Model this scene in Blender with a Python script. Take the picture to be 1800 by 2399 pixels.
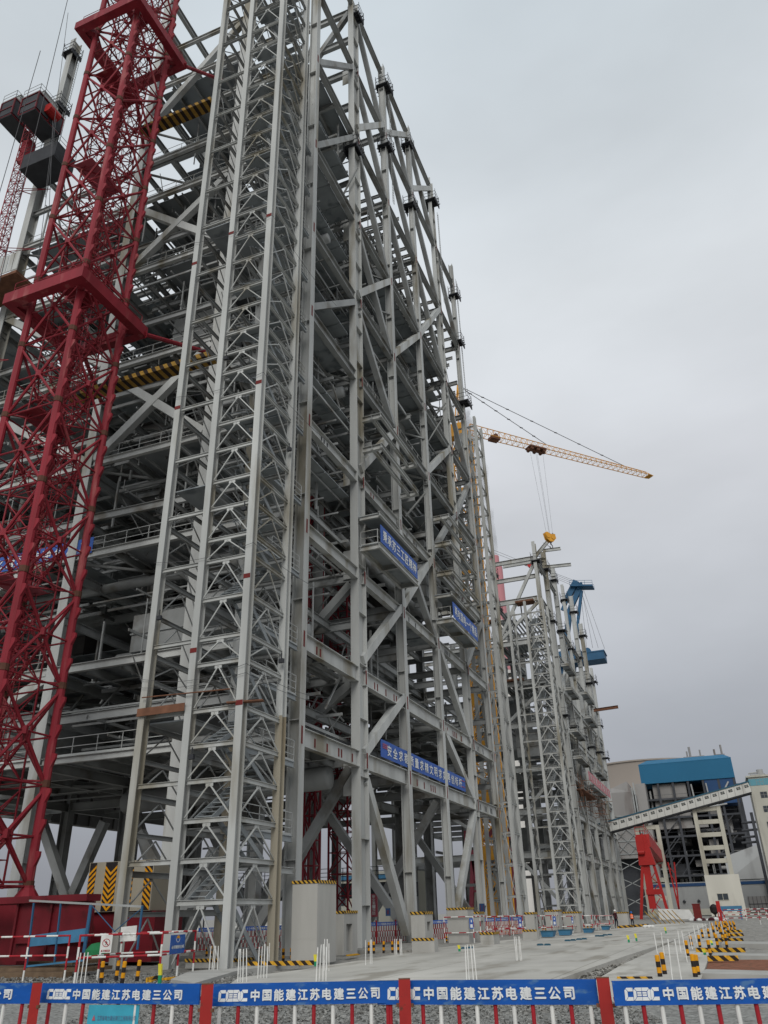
import bpy, math, random
from mathutils import Vector, Matrix
random.seed(11)
for o in list(bpy.data.objects): bpy.data.objects.remove(o)
scn = bpy.context.scene
COL = scn.collection
# ---------------------------------------------------------------- camera
# world axes: +Y runs along the right-hand face of the boiler frames, +X to the right of it, Z up, metres
FPX, CX, CY, EYE = 1829.0, 900.0, 1199.5, 1.65
_z = Vector((805-CX, -(-2344-CY), -FPX)).normalized()
_f = Vector((0, 0, -1)); _h = (_f - _z*_f.dot(_z)).normalized(); _r = _h.cross(_z)
_a = math.radians(21.2)
AXY = _h*math.cos(_a) + _r*math.sin(_a); AXX = _r*math.cos(_a) - _h*math.sin(_a); AXZ = _z
R3 = Matrix((AXX, AXY, AXZ))
cam = bpy.data.cameras.new("camera"); camo = bpy.data.objects.new("camera", cam); COL.objects.link(camo)
camo.matrix_world = Matrix.Translation((0, 0, EYE)) @ R3.to_4x4()
cam.sensor_fit = 'VERTICAL'; cam.sensor_height = 24; cam.lens = FPX/2399*24
cam.clip_start = 0.1; cam.clip_end = 5000
scn.camera = camo
# ---------------------------------------------------------------- sky, sun, exposure
SUN_EL, SUN_AZ = math.radians(36), math.radians(166)      # veiled sun behind the photographer's right shoulder
w = bpy.data.worlds.new("World"); scn.world = w; w.use_nodes = True
nt = w.node_tree; nt.nodes.clear()
def N(t, **k):
    n = nt.nodes.new(t)
    for a, b in k.items(): setattr(n, a, b)
    return n
sky = N('ShaderNodeTexSky', sky_type='NISHITA', sun_disc=False)
sky.sun_elevation = SUN_EL; sky.sun_rotation = SUN_AZ; sky.dust_density = 4; sky.air_density = 1.5
hs = N('ShaderNodeHueSaturation'); hs.inputs['Saturation'].default_value = .25
tc = N('ShaderNodeTexCoord'); sp = N('ShaderNodeSeparateXYZ')
nz = N('ShaderNodeTexNoise'); nz.inputs['Scale'].default_value = 1.9; nz.inputs['Detail'].default_value = 5
mp = N('ShaderNodeMapping'); mp.inputs['Scale'].default_value = (1, 1, 2.6)
cr = N('ShaderNodeValToRGB')
els = cr.color_ramp.elements
els[0].position = .0; els[0].color = (.42, .43, .47, 1); els[1].position = 1; els[1].color = (.80, .89, .94, 1)
for p, c in ((.12, (.47, .49, .54)), (.22, (.60, .625, .675)), (.32, (.77, .795, .84)), (.48, (.98, 1.0, 1.04)), (.66, (1.02, 1.06, 1.09)), (.86, (.88, .96, 1.01))):
    e = els.new(p); e.color = (*c, 1)
mr = N('ShaderNodeMapRange'); mr.inputs['From Min'].default_value = .3; mr.inputs['From Max'].default_value = .7
mr.inputs['To Min'].default_value = .87; mr.inputs['To Max'].default_value = 1.09
mixc = N('ShaderNodeMixRGB', blend_type='MIX'); mixc.inputs[0].default_value = .9
mul = N('ShaderNodeMixRGB', blend_type='MULTIPLY'); mul.inputs[0].default_value = 1
gain = N('ShaderNodeMixRGB', blend_type='MULTIPLY'); gain.inputs[0].default_value = 1; gain.inputs[2].default_value = (7.2, 7.3, 7.45, 1)
bg = N('ShaderNodeBackground'); bg.inputs['Strength'].default_value = .1
ow = N('ShaderNodeOutputWorld')
L = nt.links.new
L(sky.outputs[0], hs.inputs['Color']); L(tc.outputs['Generated'], sp.inputs[0]); L(tc.outputs['Generated'], mp.inputs[0])
L(mp.outputs[0], nz.inputs['Vector']); L(sp.outputs['Z'], cr.inputs[0]); L(cr.outputs[0], gain.inputs[1])
L(hs.outputs[0], mixc.inputs[1]); L(gain.outputs[0], mixc.inputs[2])
L(nz.outputs[0], mr.inputs['Value']); L(mixc.outputs[0], mul.inputs[1]); L(mr.outputs[0], mul.inputs[2])
L(mul.outputs[0], bg.inputs['Color']); L(bg.outputs[0], ow.inputs[0])
sl = bpy.data.lights.new("sun", 'SUN'); so = bpy.data.objects.new("sun", sl); COL.objects.link(so)
sl.energy = 1.5; sl.angle = math.radians(30); sl.color = (1, .97, .92)
so.rotation_euler = (math.radians(90)-SUN_EL, 0, math.radians(180)-SUN_AZ)
scn.view_settings.view_transform = 'Standard'; scn.view_settings.look = 'None'
scn.view_settings.exposure = 0; scn.view_settings.gamma = 1
scn.cycles.max_bounces = 6; scn.cycles.diffuse_bounces = 1; scn.cycles.glossy_bounces = 2; scn.cycles.transparent_max_bounces = 8
# ---------------------------------------------------------------- a pixel of the photo as a point on a known plane
def ray(u, v):
    d = Vector((u-CX, -(v-CY), -FPX)); return Vector((d.dot(AXX), d.dot(AXY), d.dot(AXZ)))
E0 = Vector((0, 0, EYE))
def onX(u, v, x): r = ray(u, v); return E0 + r*(x/r.x)
def onY(u, v, y): r = ray(u, v); return E0 + r*(y/r.y)
def onZ(u, v, z=0.): r = ray(u, v); return E0 + r*((z-EYE)/r.z)
# ---------------------------------------------------------------- materials
MATS = {}
def mat(name, col, rough=.6, metal=0., var=.12, scale=.7, col2=None, amt=0., scale2=2., streak=False, bump=0., stretch=None):
    m = bpy.data.materials.new(name); m.use_nodes = True; t = m.node_tree; b = t.nodes['Principled BSDF']
    b.inputs['Roughness'].default_value = rough; b.inputs['Metallic'].default_value = metal; b.inputs['Specular IOR Level'].default_value = .22
    g = t.nodes.new('ShaderNodeNewGeometry')
    mpn = t.nodes.new('ShaderNodeMapping'); mpn.inputs['Scale'].default_value = stretch or (1, 1, .18 if streak else 1)
    t.links.new(g.outputs['Position'], mpn.inputs[0])
    n = t.nodes.new('ShaderNodeTexNoise'); n.inputs['Scale'].default_value = scale; n.inputs['Detail'].default_value = 5
    t.links.new(mpn.outputs[0], n.inputs['Vector'])
    r = t.nodes.new('ShaderNodeMapRange'); r.inputs['From Min'].default_value = .3; r.inputs['From Max'].default_value = .7
    r.inputs['To Min'].default_value = 1-var; r.inputs['To Max'].default_value = 1+var
    t.links.new(n.outputs[0], r.inputs['Value'])
    x = t.nodes.new('ShaderNodeMixRGB'); x.blend_type = 'MULTIPLY'; x.inputs[0].default_value = 1
    x.inputs[1].default_value = (*col, 1); t.links.new(r.outputs[0], x.inputs[2])
    out = x.outputs[0]
    if col2 is not None:
        n2 = t.nodes.new('ShaderNodeTexNoise'); n2.inputs['Scale'].default_value = scale2; n2.inputs['Detail'].default_value = 6
        t.links.new(mpn.outputs[0], n2.inputs['Vector'])
        r2 = t.nodes.new('ShaderNodeMapRange'); r2.inputs['From Min'].default_value = .62-amt; r2.inputs['From Max'].default_value = .74-amt
        t.links.new(n2.outputs[0], r2.inputs['Value'])
        y = t.nodes.new('ShaderNodeMixRGB'); y.inputs[2].default_value = (*col2, 1)
        t.links.new(r2.outputs[0], y.inputs[0]); t.links.new(out, y.inputs[1]); out = y.outputs[0]
    t.links.new(out, b.inputs['Base Color'])
    if bump:
        bn = t.nodes.new('ShaderNodeBump'); bn.inputs['Strength'].default_value = bump; bn.inputs['Distance'].default_value = .05
        n3 = t.nodes.new('ShaderNodeTexNoise'); n3.inputs['Scale'].default_value = scale2*4; n3.inputs['Detail'].default_value = 6
        t.links.new(g.outputs['Position'], n3.inputs['Vector']); t.links.new(n3.outputs[0], bn.inputs['Height'])
        t.links.new(bn.outputs[0], b.inputs['Normal'])
    MATS[name] = m; return m
def stripe(name, ca, cb, d, period, duty=.5, rough=.6):
    """alternate colours along direction d of the object's own coordinates"""
    m = bpy.data.materials.new(name); m.use_nodes = True; t = m.node_tree; b = t.nodes['Principled BSDF']
    b.inputs['Roughness'].default_value = rough; b.inputs['Specular IOR Level'].default_value = .2
    c = t.nodes.new('ShaderNodeTexCoord'); dp = t.nodes.new('ShaderNodeVectorMath'); dp.operation = 'DOT_PRODUCT'
    dp.inputs[1].default_value = d; t.links.new(c.outputs['Object'], dp.inputs[0])
    dv = t.nodes.new('ShaderNodeMath'); dv.operation = 'DIVIDE'; dv.inputs[1].default_value = period; t.links.new(dp.outputs['Value'], dv.inputs[0])
    fr = t.nodes.new('ShaderNodeMath'); fr.operation = 'FRACT'; t.links.new(dv.outputs[0], fr.inputs[0])
    gt = t.nodes.new('ShaderNodeMath'); gt.operation = 'GREATER_THAN'; gt.inputs[1].default_value = duty; t.links.new(fr.outputs[0], gt.inputs[0])
    x = t.nodes.new('ShaderNodeMixRGB'); x.inputs[1].default_value = (*ca, 1); x.inputs[2].default_value = (*cb, 1)
    t.links.new(gt.outputs[0], x.inputs[0])
    n = t.nodes.new('ShaderNodeTexNoise'); n.inputs['Scale'].default_value = 9; n.inputs['Detail'].default_value = 5
    t.links.new(c.outputs['Object'], n.inputs['Vector'])
    r = t.nodes.new('ShaderNodeMapRange'); r.inputs['From Min'].default_value = .35; r.inputs['From Max'].default_value = .65
    r.inputs['To Min'].default_value = .72; r.inputs['To Max'].default_value = 1.1; t.links.new(n.outputs[0], r.inputs['Value'])
    y = t.nodes.new('ShaderNodeMixRGB'); y.blend_type = 'MULTIPLY'; y.inputs[0].default_value = 1
    t.links.new(x.outputs[0], y.inputs[1]); t.links.new(r.outputs[0], y.inputs[2])
    t.links.new(y.outputs[0], b.inputs['Base Color']); MATS[name] = m; return m
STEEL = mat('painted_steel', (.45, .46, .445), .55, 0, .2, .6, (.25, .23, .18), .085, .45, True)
STEEL2 = mat('shaded_grey_steel', (.30, .31, .305), .6, 0, .2, .5, (.17, .16, .14), .07, .4)  # darker copy of the painted steel: interior shade put into its colour
TANS = mat('undercoated_steel', (.33, .30, .235), .6, 0, .15, .5, (.25, .2, .13), .05, .6, True)
DECK = mat('galvanised_deck', (.30, .325, .335), .55, .1, .15, .6, (.17, .19, .2), .06, .8)
RUST = mat('rusty_steel', (.16, .075, .045), .85, 0, .3, 2)
REDMARK = mat('red_oxide_primer', (.15, .02, .018), .7, 0, .2, 3)
DARK = mat('dark_steel', (.04, .042, .047), .7, 0, .2, 1)
CRED = mat('crane_red', (.24, .021, .032), .55, 0, .2, 1.1, (.33, .085, .085), .035, 1.6, True)
CREDD = mat('faded_red', (.42, .10, .13), .7, 0, .1, .5)
GRED = mat('gantry_red', (.38, .022, .02), .5, 0, .12, .5)
BROWN = mat('brown_joint', (.10, .045, .03), .8, 0, .2, 3)
CYEL = mat('crane_yellow', (.62, .30, .04), .6, 0, .15, .5)
BLUEC = mat('crane_blue', (.03, .10, .19), .6, 0, .12, .5)
CABLE = mat('wire_rope', (.09, .09, .095), .6, 0, .05)
CONC = mat('concrete', (.40, .395, .37), .9, 0, .10, 1.2, (.28, .27, .24), .03, .9, True, .08)
SLAB = mat('slab_concrete', (.50, .485, .445), .9, 0, .2, .45, (.33, .31, .27), .085, .8, False, .15, (1.0, .3, 1))
GALW = mat('gallery_panel', (.56, .56, .525), .75, 0, .07, .5, (.40, .39, .35), .04, .8, True)
WHITEW = mat('whitewashed_wall', (.58, .565, .50), .85, 0, .07, .4, (.42, .40, .34), .04, .6, True)
FURN = mat('membrane_wall', (.10, .095, .09), .8, 0, .2, .4)
DIRT = mat('dusty_gravel', (.30, .29, .265), .95, 0, .22, 2.2, (.17, .165, .15), .08, 5, False, .6)
DRED = mat('deep_red', (.13, .010, .016), .55, 0, .2, .8, (.05, .01, .01), .05, 1.)  # darker red than the crane mast, for base frame, plinth and cages
GRAV = mat('grey_gravel', (.36, .36, .34), .95, 0, .35, 7, (.17, .17, .16), .1, 13, False, 1.)
CLAY = mat('brick_rubble', (.24, .10, .06), .95, 0, .3, 4, (.14, .08, .05), .08, 6, False, .6)
WHITE = mat('white_paint', (.70, .70, .67), .6, 0, .12, 3, (.45, .43, .38), .0, 4)
CREAM = mat('pale_wall', (.50, .485, .41), .85, 0, .08, .3, (.36, .34, .28), .04, .5, True)
TOWERW = mat('render_wall', (.47, .46, .40), .85, 0, .08, .3, (.33, .32, .28), .05, .5, True)
RED = mat('fence_red', (.36, .02, .03), .55, 0, .15, 4, (.20, .03, .03), .03, 9)
BLUE = mat('board_blue', (.008, .085, .36), .45, 0, .14, 2, (.07, .17, .36), .05, 6, False, .05, (1, 1, 2.5))
BANB = mat('banner_blue', (.045, .115, .40), .6, 0, .06, 1)
TEALS = mat('cyan_sheet', (.05, .34, .46), .5, 0, .12, 6, (.02, .2, .33), .0, 7)
LETTER = mat('letter_white', (.74, .76, .76), .6, 0, .10, 8, (.5, .53, .55), .02, 14)
YEL = mat('safety_yellow', (.66, .29, .008), .55, 0, .12, 8)
BLK = mat('safety_black', (.022, .018, .018), .6, 0, .1, 8)
CLAD = mat('blue_cladding', (.018, .13, .245), .55, 0, .06, .1)
CLADD = mat('dark_blue_cladding', (.02, .06, .15), .6, 0, .08, .2)
SHELL = mat('cooling_tower_shell', (.30, .265, .235), .9, 0, .06, .03, (.24, .21, .19), .05, .05, True)
GREYW = mat('grey_wall', (.34, .345, .34), .9, 0, .08, .2, (.25, .25, .245), .04, .3, True)
ESP = mat('weathered_casing', (.27, .26, .25), .8, 0, .12, .2, (.17, .15, .14), .05, .3, True)
INNER = mat('dark_plant', (.055, .058, .065), .8, 0, .3, .25)  # one very dark grey for plant steelwork, pipes and undersides
GLASS = mat('window_glass', (.05, .06, .07), .15, 0, .1, 1)
ROOFB = mat('blue_roof', (.03, .10, .15), .6, 0, .1, .3)
BINB = mat('blue_bin', (.055, .18, .31), .6, 0, .12, 3)
PINK = mat('chimney_pink', (.52, .23, .25), .8, 0, .06, .1)
CHIW = mat('chimney_white', (.60, .58, .55), .8, 0, .06, .1)
SKIN = mat('skin', (.35, .2, .14), .6); MAROON = mat('maroon_cloth', (.06, .015, .02), .9); ORANGE = mat('orange_vest', (.85, .13, .02), .7)
NAVY = mat('navy_cloth', (.012, .014, .025), .9); HELMB = mat('helmet_blue', (.02, .12, .4), .4); HELMW = mat('helmet_white', (.75, .75, .73), .4)
GREEN = mat('green_sheet', (.02, .16, .06), .8); TARP = mat('white_tarpaulin', (.6, .6, .58), .7, 0, .1, 1)
MARKG = mat('marker_green', (.02, .25, .12), .6); MARKY = mat('marker_yellow', (.7, .62, .05), .6)
BROWNW = mat('brown_timber', (.16, .11, .07), .9, 0, .25, 3)
STRX = stripe('yellow_black_x', (.66, .36, .03), (.03, .02, .015), (1, 0, 1), .34)
STRXF = stripe('yellow_black_x_fine', (.60, .36, .05), (.03, .02, .015), (1, .8, 1), .22)
STRY = stripe('yellow_black_y', (.66, .36, .03), (.03, .02, .015), (.8, .8, 1), .34)
STRW = stripe('bridge_stripes', (.36, .21, .04), (.03, .02, .015), (1, 0, .55), .62)
# saw-cut joints in the slab
_t = SLAB.node_tree; _b = _t.nodes['Principled BSDF']; _src = _b.inputs['Base Color'].links[0].from_socket
_g = _t.nodes.new('ShaderNodeNewGeometry'); _br = _t.nodes.new('ShaderNodeTexBrick'); _br.offset = 0
_br.inputs['Color1'].default_value = (1, 1, 1, 1); _br.inputs['Color2'].default_value = (.93, .93, .92, 1); _br.inputs['Mortar'].default_value = (.55, .54, .5, 1)
_br.inputs['Scale'].default_value = 1; _br.inputs['Brick Width'].default_value = 5; _br.inputs['Row Height'].default_value = 5; _br.inputs['Mortar Size'].default_value = .025; _br.inputs['Mortar Smooth'].default_value = .4
_mx = _t.nodes.new('ShaderNodeMixRGB'); _mx.blend_type = 'MULTIPLY'; _mx.inputs[0].default_value = 1
_t.links.new(_g.outputs['Position'], _br.inputs['Vector']); _t.links.new(_src, _mx.inputs[1]); _t.links.new(_br.outputs['Color'], _mx.inputs[2]); _t.links.new(_mx.outputs[0], _b.inputs['Base Color'])
# ---------------------------------------------------------------- mesh helpers
def jit(a=.003): return random.uniform(-a, a)
class MB:
    def __init__(s): s.v = []; s.f = []; s.m = []
    def hexa(s, p, mi=0):
        b = len(s.v); s.v += [tuple(q) for q in p]
        for f in ((0, 3, 2, 1), (4, 5, 6, 7), (0, 1, 5, 4), (1, 2, 6, 5), (2, 3, 7, 6), (3, 0, 4, 7)):
            s.f.append(tuple(b+i for i in f)); s.m.append(mi)
    def box(s, x0, y0, z0, x1, y1, z1, mi=0):
        s.hexa([(x0, y0, z0), (x1, y0, z0), (x1, y1, z0), (x0, y1, z0), (x0, y0, z1), (x1, y0, z1), (x1, y1, z1), (x0, y1, z1)], mi)
    def bar(s, p0, p1, wd, ht, mi=0, up=None, off=(0, 0)):
        """box from p0 to p1, wd across and ht along 'up'"""
        p0 = Vector(p0); p1 = Vector(p1); d = (p1-p0).normalized()
        u = Vector(up) if up else (Vector((0, 0, 1)) if abs(d.z) < .97 else Vector((0, 1, 0)))
        sd = d.cross(u).normalized(); u = sd.cross(d)
        o = sd*off[0] + u*off[1]; a = sd*wd/2; b = u*ht/2
        q = [p0+o-a-b, p0+o+a-b, p1+o+a-b, p1+o-a-b, p0+o-a+b, p0+o+a+b, p1+o+a+b, p1+o-a+b]
        s.hexa(q, mi)
    def ibeam(s, p0, p1, b, h, tf=.03, tw=.02, mi=0, up=None):
        j = Vector((jit(), jit(), jit())); p0 = Vector(p0)+j; p1 = Vector(p1)+j
        s.bar(p0, p1, b, tf, mi, up, (0, h/2-tf/2)); s.bar(p0, p1, b, tf, mi, up, (0, -h/2+tf/2))
        s.bar(p0, p1, tw, h-2*tf, mi, up)
    def hcol(s, x, y, z0, z1, b, d, ax, stiff=4., mi=0, t=.05):
        """upright H section; ax 'y': flanges face +-Y (b wide in X, d deep in Y)"""
        if ax == 'y':
            s.box(x-b/2, y-d/2, z0, x+b/2, y-d/2+t, z1, mi); s.box(x-b/2, y+d/2-t, z0, x+b/2, y+d/2, z1, mi)
            s.box(x-t/2, y-d/2+t, z0, x+t/2, y+d/2-t, z1, mi)
        else:
            s.box(x-d/2, y-b/2, z0, x-d/2+t, y+b/2, z1, mi); s.box(x+d/2-t, y-b/2, z0, x+d/2, y+b/2, z1, mi)
            s.box(x-d/2+t, y-t/2, z0, x+d/2-t, y+t/2, z1, mi)
        z = z0 + stiff*.6
        while stiff and z < z1-.5:
            if ax == 'y': s.box(x-b/2+.01, y-d/2+t, z, x+b/2-.01, y+d/2-t, z+.04, mi)
            else: s.box(x-d/2+t, y-b/2+.01, z, x+d/2-t, y+b/2-.01, z+.04, mi)
            z += stiff
    def tube(s, p0, p1, r, n=6, mi=0, r2=None, cap=True):
        p0 = Vector(p0); p1 = Vector(p1); d = p1-p0
        if d.length < 1e-6: return
        d.normalize(); a = d.orthogonal().normalized(); b = d.cross(a); r2 = r if r2 is None else r2
        k = len(s.v)
        for q, rr in ((p0, r), (p1, r2)):
            for i in range(n):
                t = 2*math.pi*i/n; s.v.append(tuple(q + a*rr*math.cos(t) + b*rr*math.sin(t)))
        for i in range(n):
            j = (i+1) % n; s.f.append((k+i, k+j, k+n+j, k+n+i)); s.m.append(mi)
        if cap:
            s.f.append(tuple(k+n-1-i for i in range(n))); s.m.append(mi); s.f.append(tuple(k+n+i for i in range(n))); s.m.append(mi)
    def path(s, pts, r, n=6, mi=0):
        for a, b in zip(pts[:-1], pts[1:]): s.tube(a, b, r, n, mi)
    def bands(s, p0, p1, r, k, ms, n=8):
        p0 = Vector(p0); p1 = Vector(p1)
        for i in range(k): s.tube(p0.lerp(p1, i/k), p0.lerp(p1, (i+1)/k), r, n, ms[i % len(ms)], cap=(i in (0, k-1)))
    def poly(s, pts, thick, mi=0, dirn=(0, 0, 1)):
        """prism: polygon points (3D, counter-clockwise seen from dirn) pushed back by thick along -dirn"""
        k = len(s.v); n = len(pts); d = Vector(dirn)*thick
        s.v += [tuple(Vector(p)) for p in pts] + [tuple(Vector(p)-d) for p in pts]
        s.f.append(tuple(range(k, k+n))); s.m.append(mi); s.f.append(tuple(k+n+n-1-i for i in range(n))); s.m.append(mi)
        for i in range(n):
            j = (i+1) % n; s.f.append((k+j, k+i, k+n+i, k+n+j)); s.m.append(mi)
    def rev(s, prof, c, n=24, mi=0):
        """surface of revolution about the vertical through c; prof = [(r, z)]"""
        k = len(s.v); c = Vector(c)
        for r, z in prof:
            for i in range(n): t = 2*math.pi*i/n; s.v.append((c.x+r*math.cos(t), c.y+r*math.sin(t), c.z+z))
        for q in range(len(prof)-1):
            for i in range(n):
                j = (i+1) % n; s.f.append((k+q*n+i, k+q*n+j, k+(q+1)*n+j, k+(q+1)*n+i)); s.m.append(mi)
    def build(s, name, mats, parent=None, origin=None, smooth=False):
        if not s.v: return None
        me = bpy.data.meshes.new(name)
        o3 = Vector(origin) if origin is not None else Vector((0, 0, 0))
        pw = wloc(parent) if parent else Vector((0, 0, 0))
        me.from_pydata([tuple(Vector(p)-o3) for p in s.v], [], s.f)
        for m in (mats if isinstance(mats, (list, tuple)) else [mats]): me.materials.append(m)
        me.polygons.foreach_set('material_index', s.m)
        if smooth: me.polygons.foreach_set('use_smooth', [True]*len(s.f))
        o = bpy.data.objects.new(name, me); COL.objects.link(o); o.location = o3-pw
        if parent: o.parent = parent
        return o
def wloc(o):
    v = Vector((0, 0, 0))
    while o: v += Vector(o.location); o = o.parent
    return v
def tag(o, label=None, cat=None, group=None, kind=None):
    if label: o['label'] = label
    if cat: o['category'] = cat
    if group: o['group'] = group
    if kind: o['kind'] = kind
    return o
def thing(name, loc, label, cat, group=None):
    o = bpy.data.objects.new(name, None); COL.objects.link(o); o.location = loc; o.empty_display_size = .2
    return tag(o, label, cat, group)
ORD = ['first', 'second', 'third', 'fourth', 'fifth', 'sixth', 'seventh', 'eighth', 'ninth', 'tenth', 'eleventh', 'twelfth', 'thirteenth', 'fourteenth', 'fifteenth', 'sixteenth']
def railing(mb, p0, p1, h=1.1, r=.024, step=1.6, mids=1):
    p0 = Vector(p0); p1 = Vector(p1); n = max(1, int((p1-p0).length/step)); Z = Vector((0, 0, 1))
    for i in range(n+1):
        p = p0.lerp(p1, i/n); mb.tube(p, p+Z*h, r, 4)
    for k in range(mids+1):
        z = Z*h*(k+1)/(mids+1); mb.tube(p0+z, p1+z, r, 4)
    mb.bar(p0+Z*.06, p1+Z*.06, .012, .12)
_txt = {}
def text_mesh(body, bold=0.):
    """outline lettering turned into a flat mesh, 1 unit high"""
    key = (body, bold)
    if key not in _txt:
        cu = bpy.data.curves.new('lettering', 'FONT'); cu.body = body; cu.size = 1; cu.align_x = 'LEFT'; cu.resolution_u = 2
        to = bpy.data.objects.new('lettering', cu); COL.objects.link(to)
        dg = bpy.context.evaluated_depsgraph_get(); dg.update()
        me = bpy.data.meshes.new_from_object(to.evaluated_get(dg)); bpy.data.objects.remove(to)
        vs = [v.co.copy() for v in me.vertices]; fs = [tuple(p.vertices) for p in me.polygons]; bpy.data.meshes.remove(me)
        V, F_ = [], []
        for i, (dx, dy) in enumerate(((0, 0), (1, 0), (-1, 0), (0, 1), (0, -1)) if bold else ((0, 0),)):
            k = len(V); V += [Vector((v.x+dx*bold, v.y+dy*bold, i*.004)) for v in vs]; F_ += [tuple(k+a for a in f) for f in fs]
        _txt[key] = (V, F_)
    return _txt[key]
def lettering(name, body, origin, xdir, up, width, height, m, parent, bold=.02, push=.006):
    """body fitted into width x height, lying on the plane through origin spanned by xdir and up"""
    vs, fs = text_mesh(body, bold)
    x0 = min(v.x for v in vs); x1 = max(v.x for v in vs); y0 = min(v.y for v in vs); y1 = max(v.y for v in vs)
    xd = Vector(xdir).normalized(); ud = Vector(up).normalized(); nn = xd.cross(ud); o3 = Vector(origin)
    mb = MB()
    mb.v = [tuple(o3 + xd*(v.x-x0)/(x1-x0)*width + ud*(v.y-y0)/(y1-y0)*height + nn*(push+v.z*.35)) for v in vs]
    mb.f = list(fs); mb.m = [0]*len(fs)
    return mb.build(name, m, parent, origin=o3)
def spread_chars(name, chars, origin, xdir, up, pitch, width, height, m, parent, bold=.02, push=.006):
    """characters one by one at equal pitch, joined as one mesh"""
    xd = Vector(xdir).normalized(); ud = Vector(up).normalized(); nn = xd.cross(ud); o3 = Vector(origin); mb = MB()
    for i, ch in enumerate(chars):
        if ch == ' ': continue
        vs, fs = text_mesh(ch, bold)
        cx = (min(v.x for v in vs)+max(v.x for v in vs))/2; cy = (min(v.y for v in vs)+max(v.y for v in vs))/2
        k = len(mb.v)
        mb.v += [tuple(o3 + xd*(pitch*(i+.5)+(v.x-cx)*width) + ud*(height/2+(v.y-cy)*height) + nn*(push+v.z*.35)) for v in vs]
        mb.f += [tuple(k+a for a in f) for f in fs]; mb.m += [0]*len(fs)
    return mb.build(name, m, parent, origin=o3)
# ================================================================ ground
def sheet(name, pts, m, z0, z1, kind='structure', label=None, cat=None):
    mb = MB(); mb.poly([(p[0], p[1], z1) for p in pts], z1-z0); o = mb.build(name, m); tag(o, label, cat, None, kind); return o
mb = MB(); S = 3000
# one sheet to the horizon, finer near the camera so that the gravel can undulate
def gz(x, y):
    d = math.hypot(x+4, y-6)
    return -.16 + .05*math.sin(x*1.3+y*.7) + .04*math.sin(x*.37-y*.9) + (0 if d > 90 else .02*math.sin(3.1*x)*math.sin(2.7*y))
xs = [-S, -600, -200, -100] + [-60+2*i for i in range(46)] + [60, 200, 600, S]
ys = [-S, -400, -60, -10] + [2*i for i in range(60)] + [150, 220, 400, 900, S]
for y in ys:
    for x in xs: mb.v.append((x, y, gz(x, y) if abs(x) < 61 and -11 < y < 119 else -.16))
nx = len(xs)
for j in range(len(ys)-1):
    for i in range(nx-1): mb.f.append((j*nx+i, j*nx+i+1, (j+1)*nx+i+1, (j+1)*nx+i)); mb.m.append(0)
tag(mb.build('ground', DIRT, smooth=True), kind='structure')
def gp(pts, z=0.): return [onZ(u, v, z)[:2] for u, v in pts]
sheet('main_slab', gp([(505, 2330), (560, 2290), (720, 2270), (860, 2247), (1010, 2222), (1190, 2202), (1380, 2184), (1470, 2172), (1600, 2160), (1660, 2165), (1590, 2200), (1470, 2238), (1300, 2297), (1230, 2335)]), SLAB, -.3, 0.)
sheet('side_slab', gp([(1330, 2335), (1460, 2258), (1560, 2214), (1640, 2178), (1700, 2165), (1720, 2166), (1690, 2195), (1660, 2245), (1640, 2300), (1660, 2335)]), SLAB, -.3, 0.)
sheet('rear_floor', [(-75, 44), (-14.5, 44), (-12, 60), (-8, 85), (-6, 140), (6, 175), (-75, 240)], DIRT, -.3, -.015)
tp = gp([(455, 2310), (560, 2278), (700, 2259), (700, 2253), (440, 2282), (400, 2300)], -.05)
sheet('kerb_ledge', tp, CONC, -.3, .02)
sheet('rubble_bed', gp([(1655, 2272), (1662, 2249), (1800, 2249), (1900, 2280)], -.05), CLAY, -.3, -.04)
sheet('concrete_edge', gp([(1640, 2283), (1655, 2273), (1990, 2282), (1990, 2293)], 0), CONC, -.3, .03)
sheet('concrete_edge', gp([(1668, 2239), (1676, 2234), (1990, 2240), (1990, 2246)], 0), CONC, -.3, .03)
sheet('concrete_edge', gp([(1690, 2212), (1696, 2206), (1990, 2210), (1990, 2216)], 0), CONC, -.3, .03)
# loose stones in the trench and on the gravel (nobody could count them)
def stones(name, area, n, r0, r1, m, label):
    mb = MB(); rs = random.Random(5)
    for _ in range(n):
        t, q = rs.random(), rs.random()
        a = Vector(area[0]).lerp(Vector(area[1]), t); b = Vector(area[3]).lerp(Vector(area[2]), t); p = a.lerp(b, q)
        r = rs.uniform(r0, r1); k = len(mb.v); z = gz(p.x, p.y) if len(p) < 3 else p.z
        mb.v += [(p.x+r*rs.uniform(-1, 1), p.y+r*rs.uniform(-1, 1), z+r*rs.uniform(-.3, .9)) for _ in range(6)]
        for f in ((0, 1, 2), (1, 3, 2), (2, 3, 4), (3, 5, 4), (4, 5, 0), (0, 2, 4), (1, 0, 5), (1, 5, 3)): mb.f.append(tuple(k+i for i in f)); mb.m.append(0)
    return tag(mb.build(name, m), label, 'gravel', None, 'stuff')
A4 = [onZ(u, v, -.15)[:2] for u, v in ((1300, 2310), (1580, 2215), (1620, 2222), (1420, 2300))]
stones('trench_stones', A4, 1600, .02, .12, DIRT, 'broken concrete and stones along the diagonal trench between the two slabs')
A5 = [(-9.5, 8.6), (1.5, 8.6), (-3.5, 22), (-16, 21)]
sheet('gravel_strip', [(-13, 5), (4, 5), (-1, 23), (-20, 23)], GRAV, -.4, -.1)
stones('loose_gravel', [(p[0], p[1], -.09) for p in A5], 16000, .015, .06, GRAV, 'loose grey gravel behind the blue topped fence')
A6 = [(-21, 20.5, -.1), (-11.8, 22.3, -.1), (-17, 29, -.1), (-27, 27, -.1)]
stones('loose_gravel', A6, 5000, .02, .07, GRAV, 'dusty gravel around the foot of the white stair tower')
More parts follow.
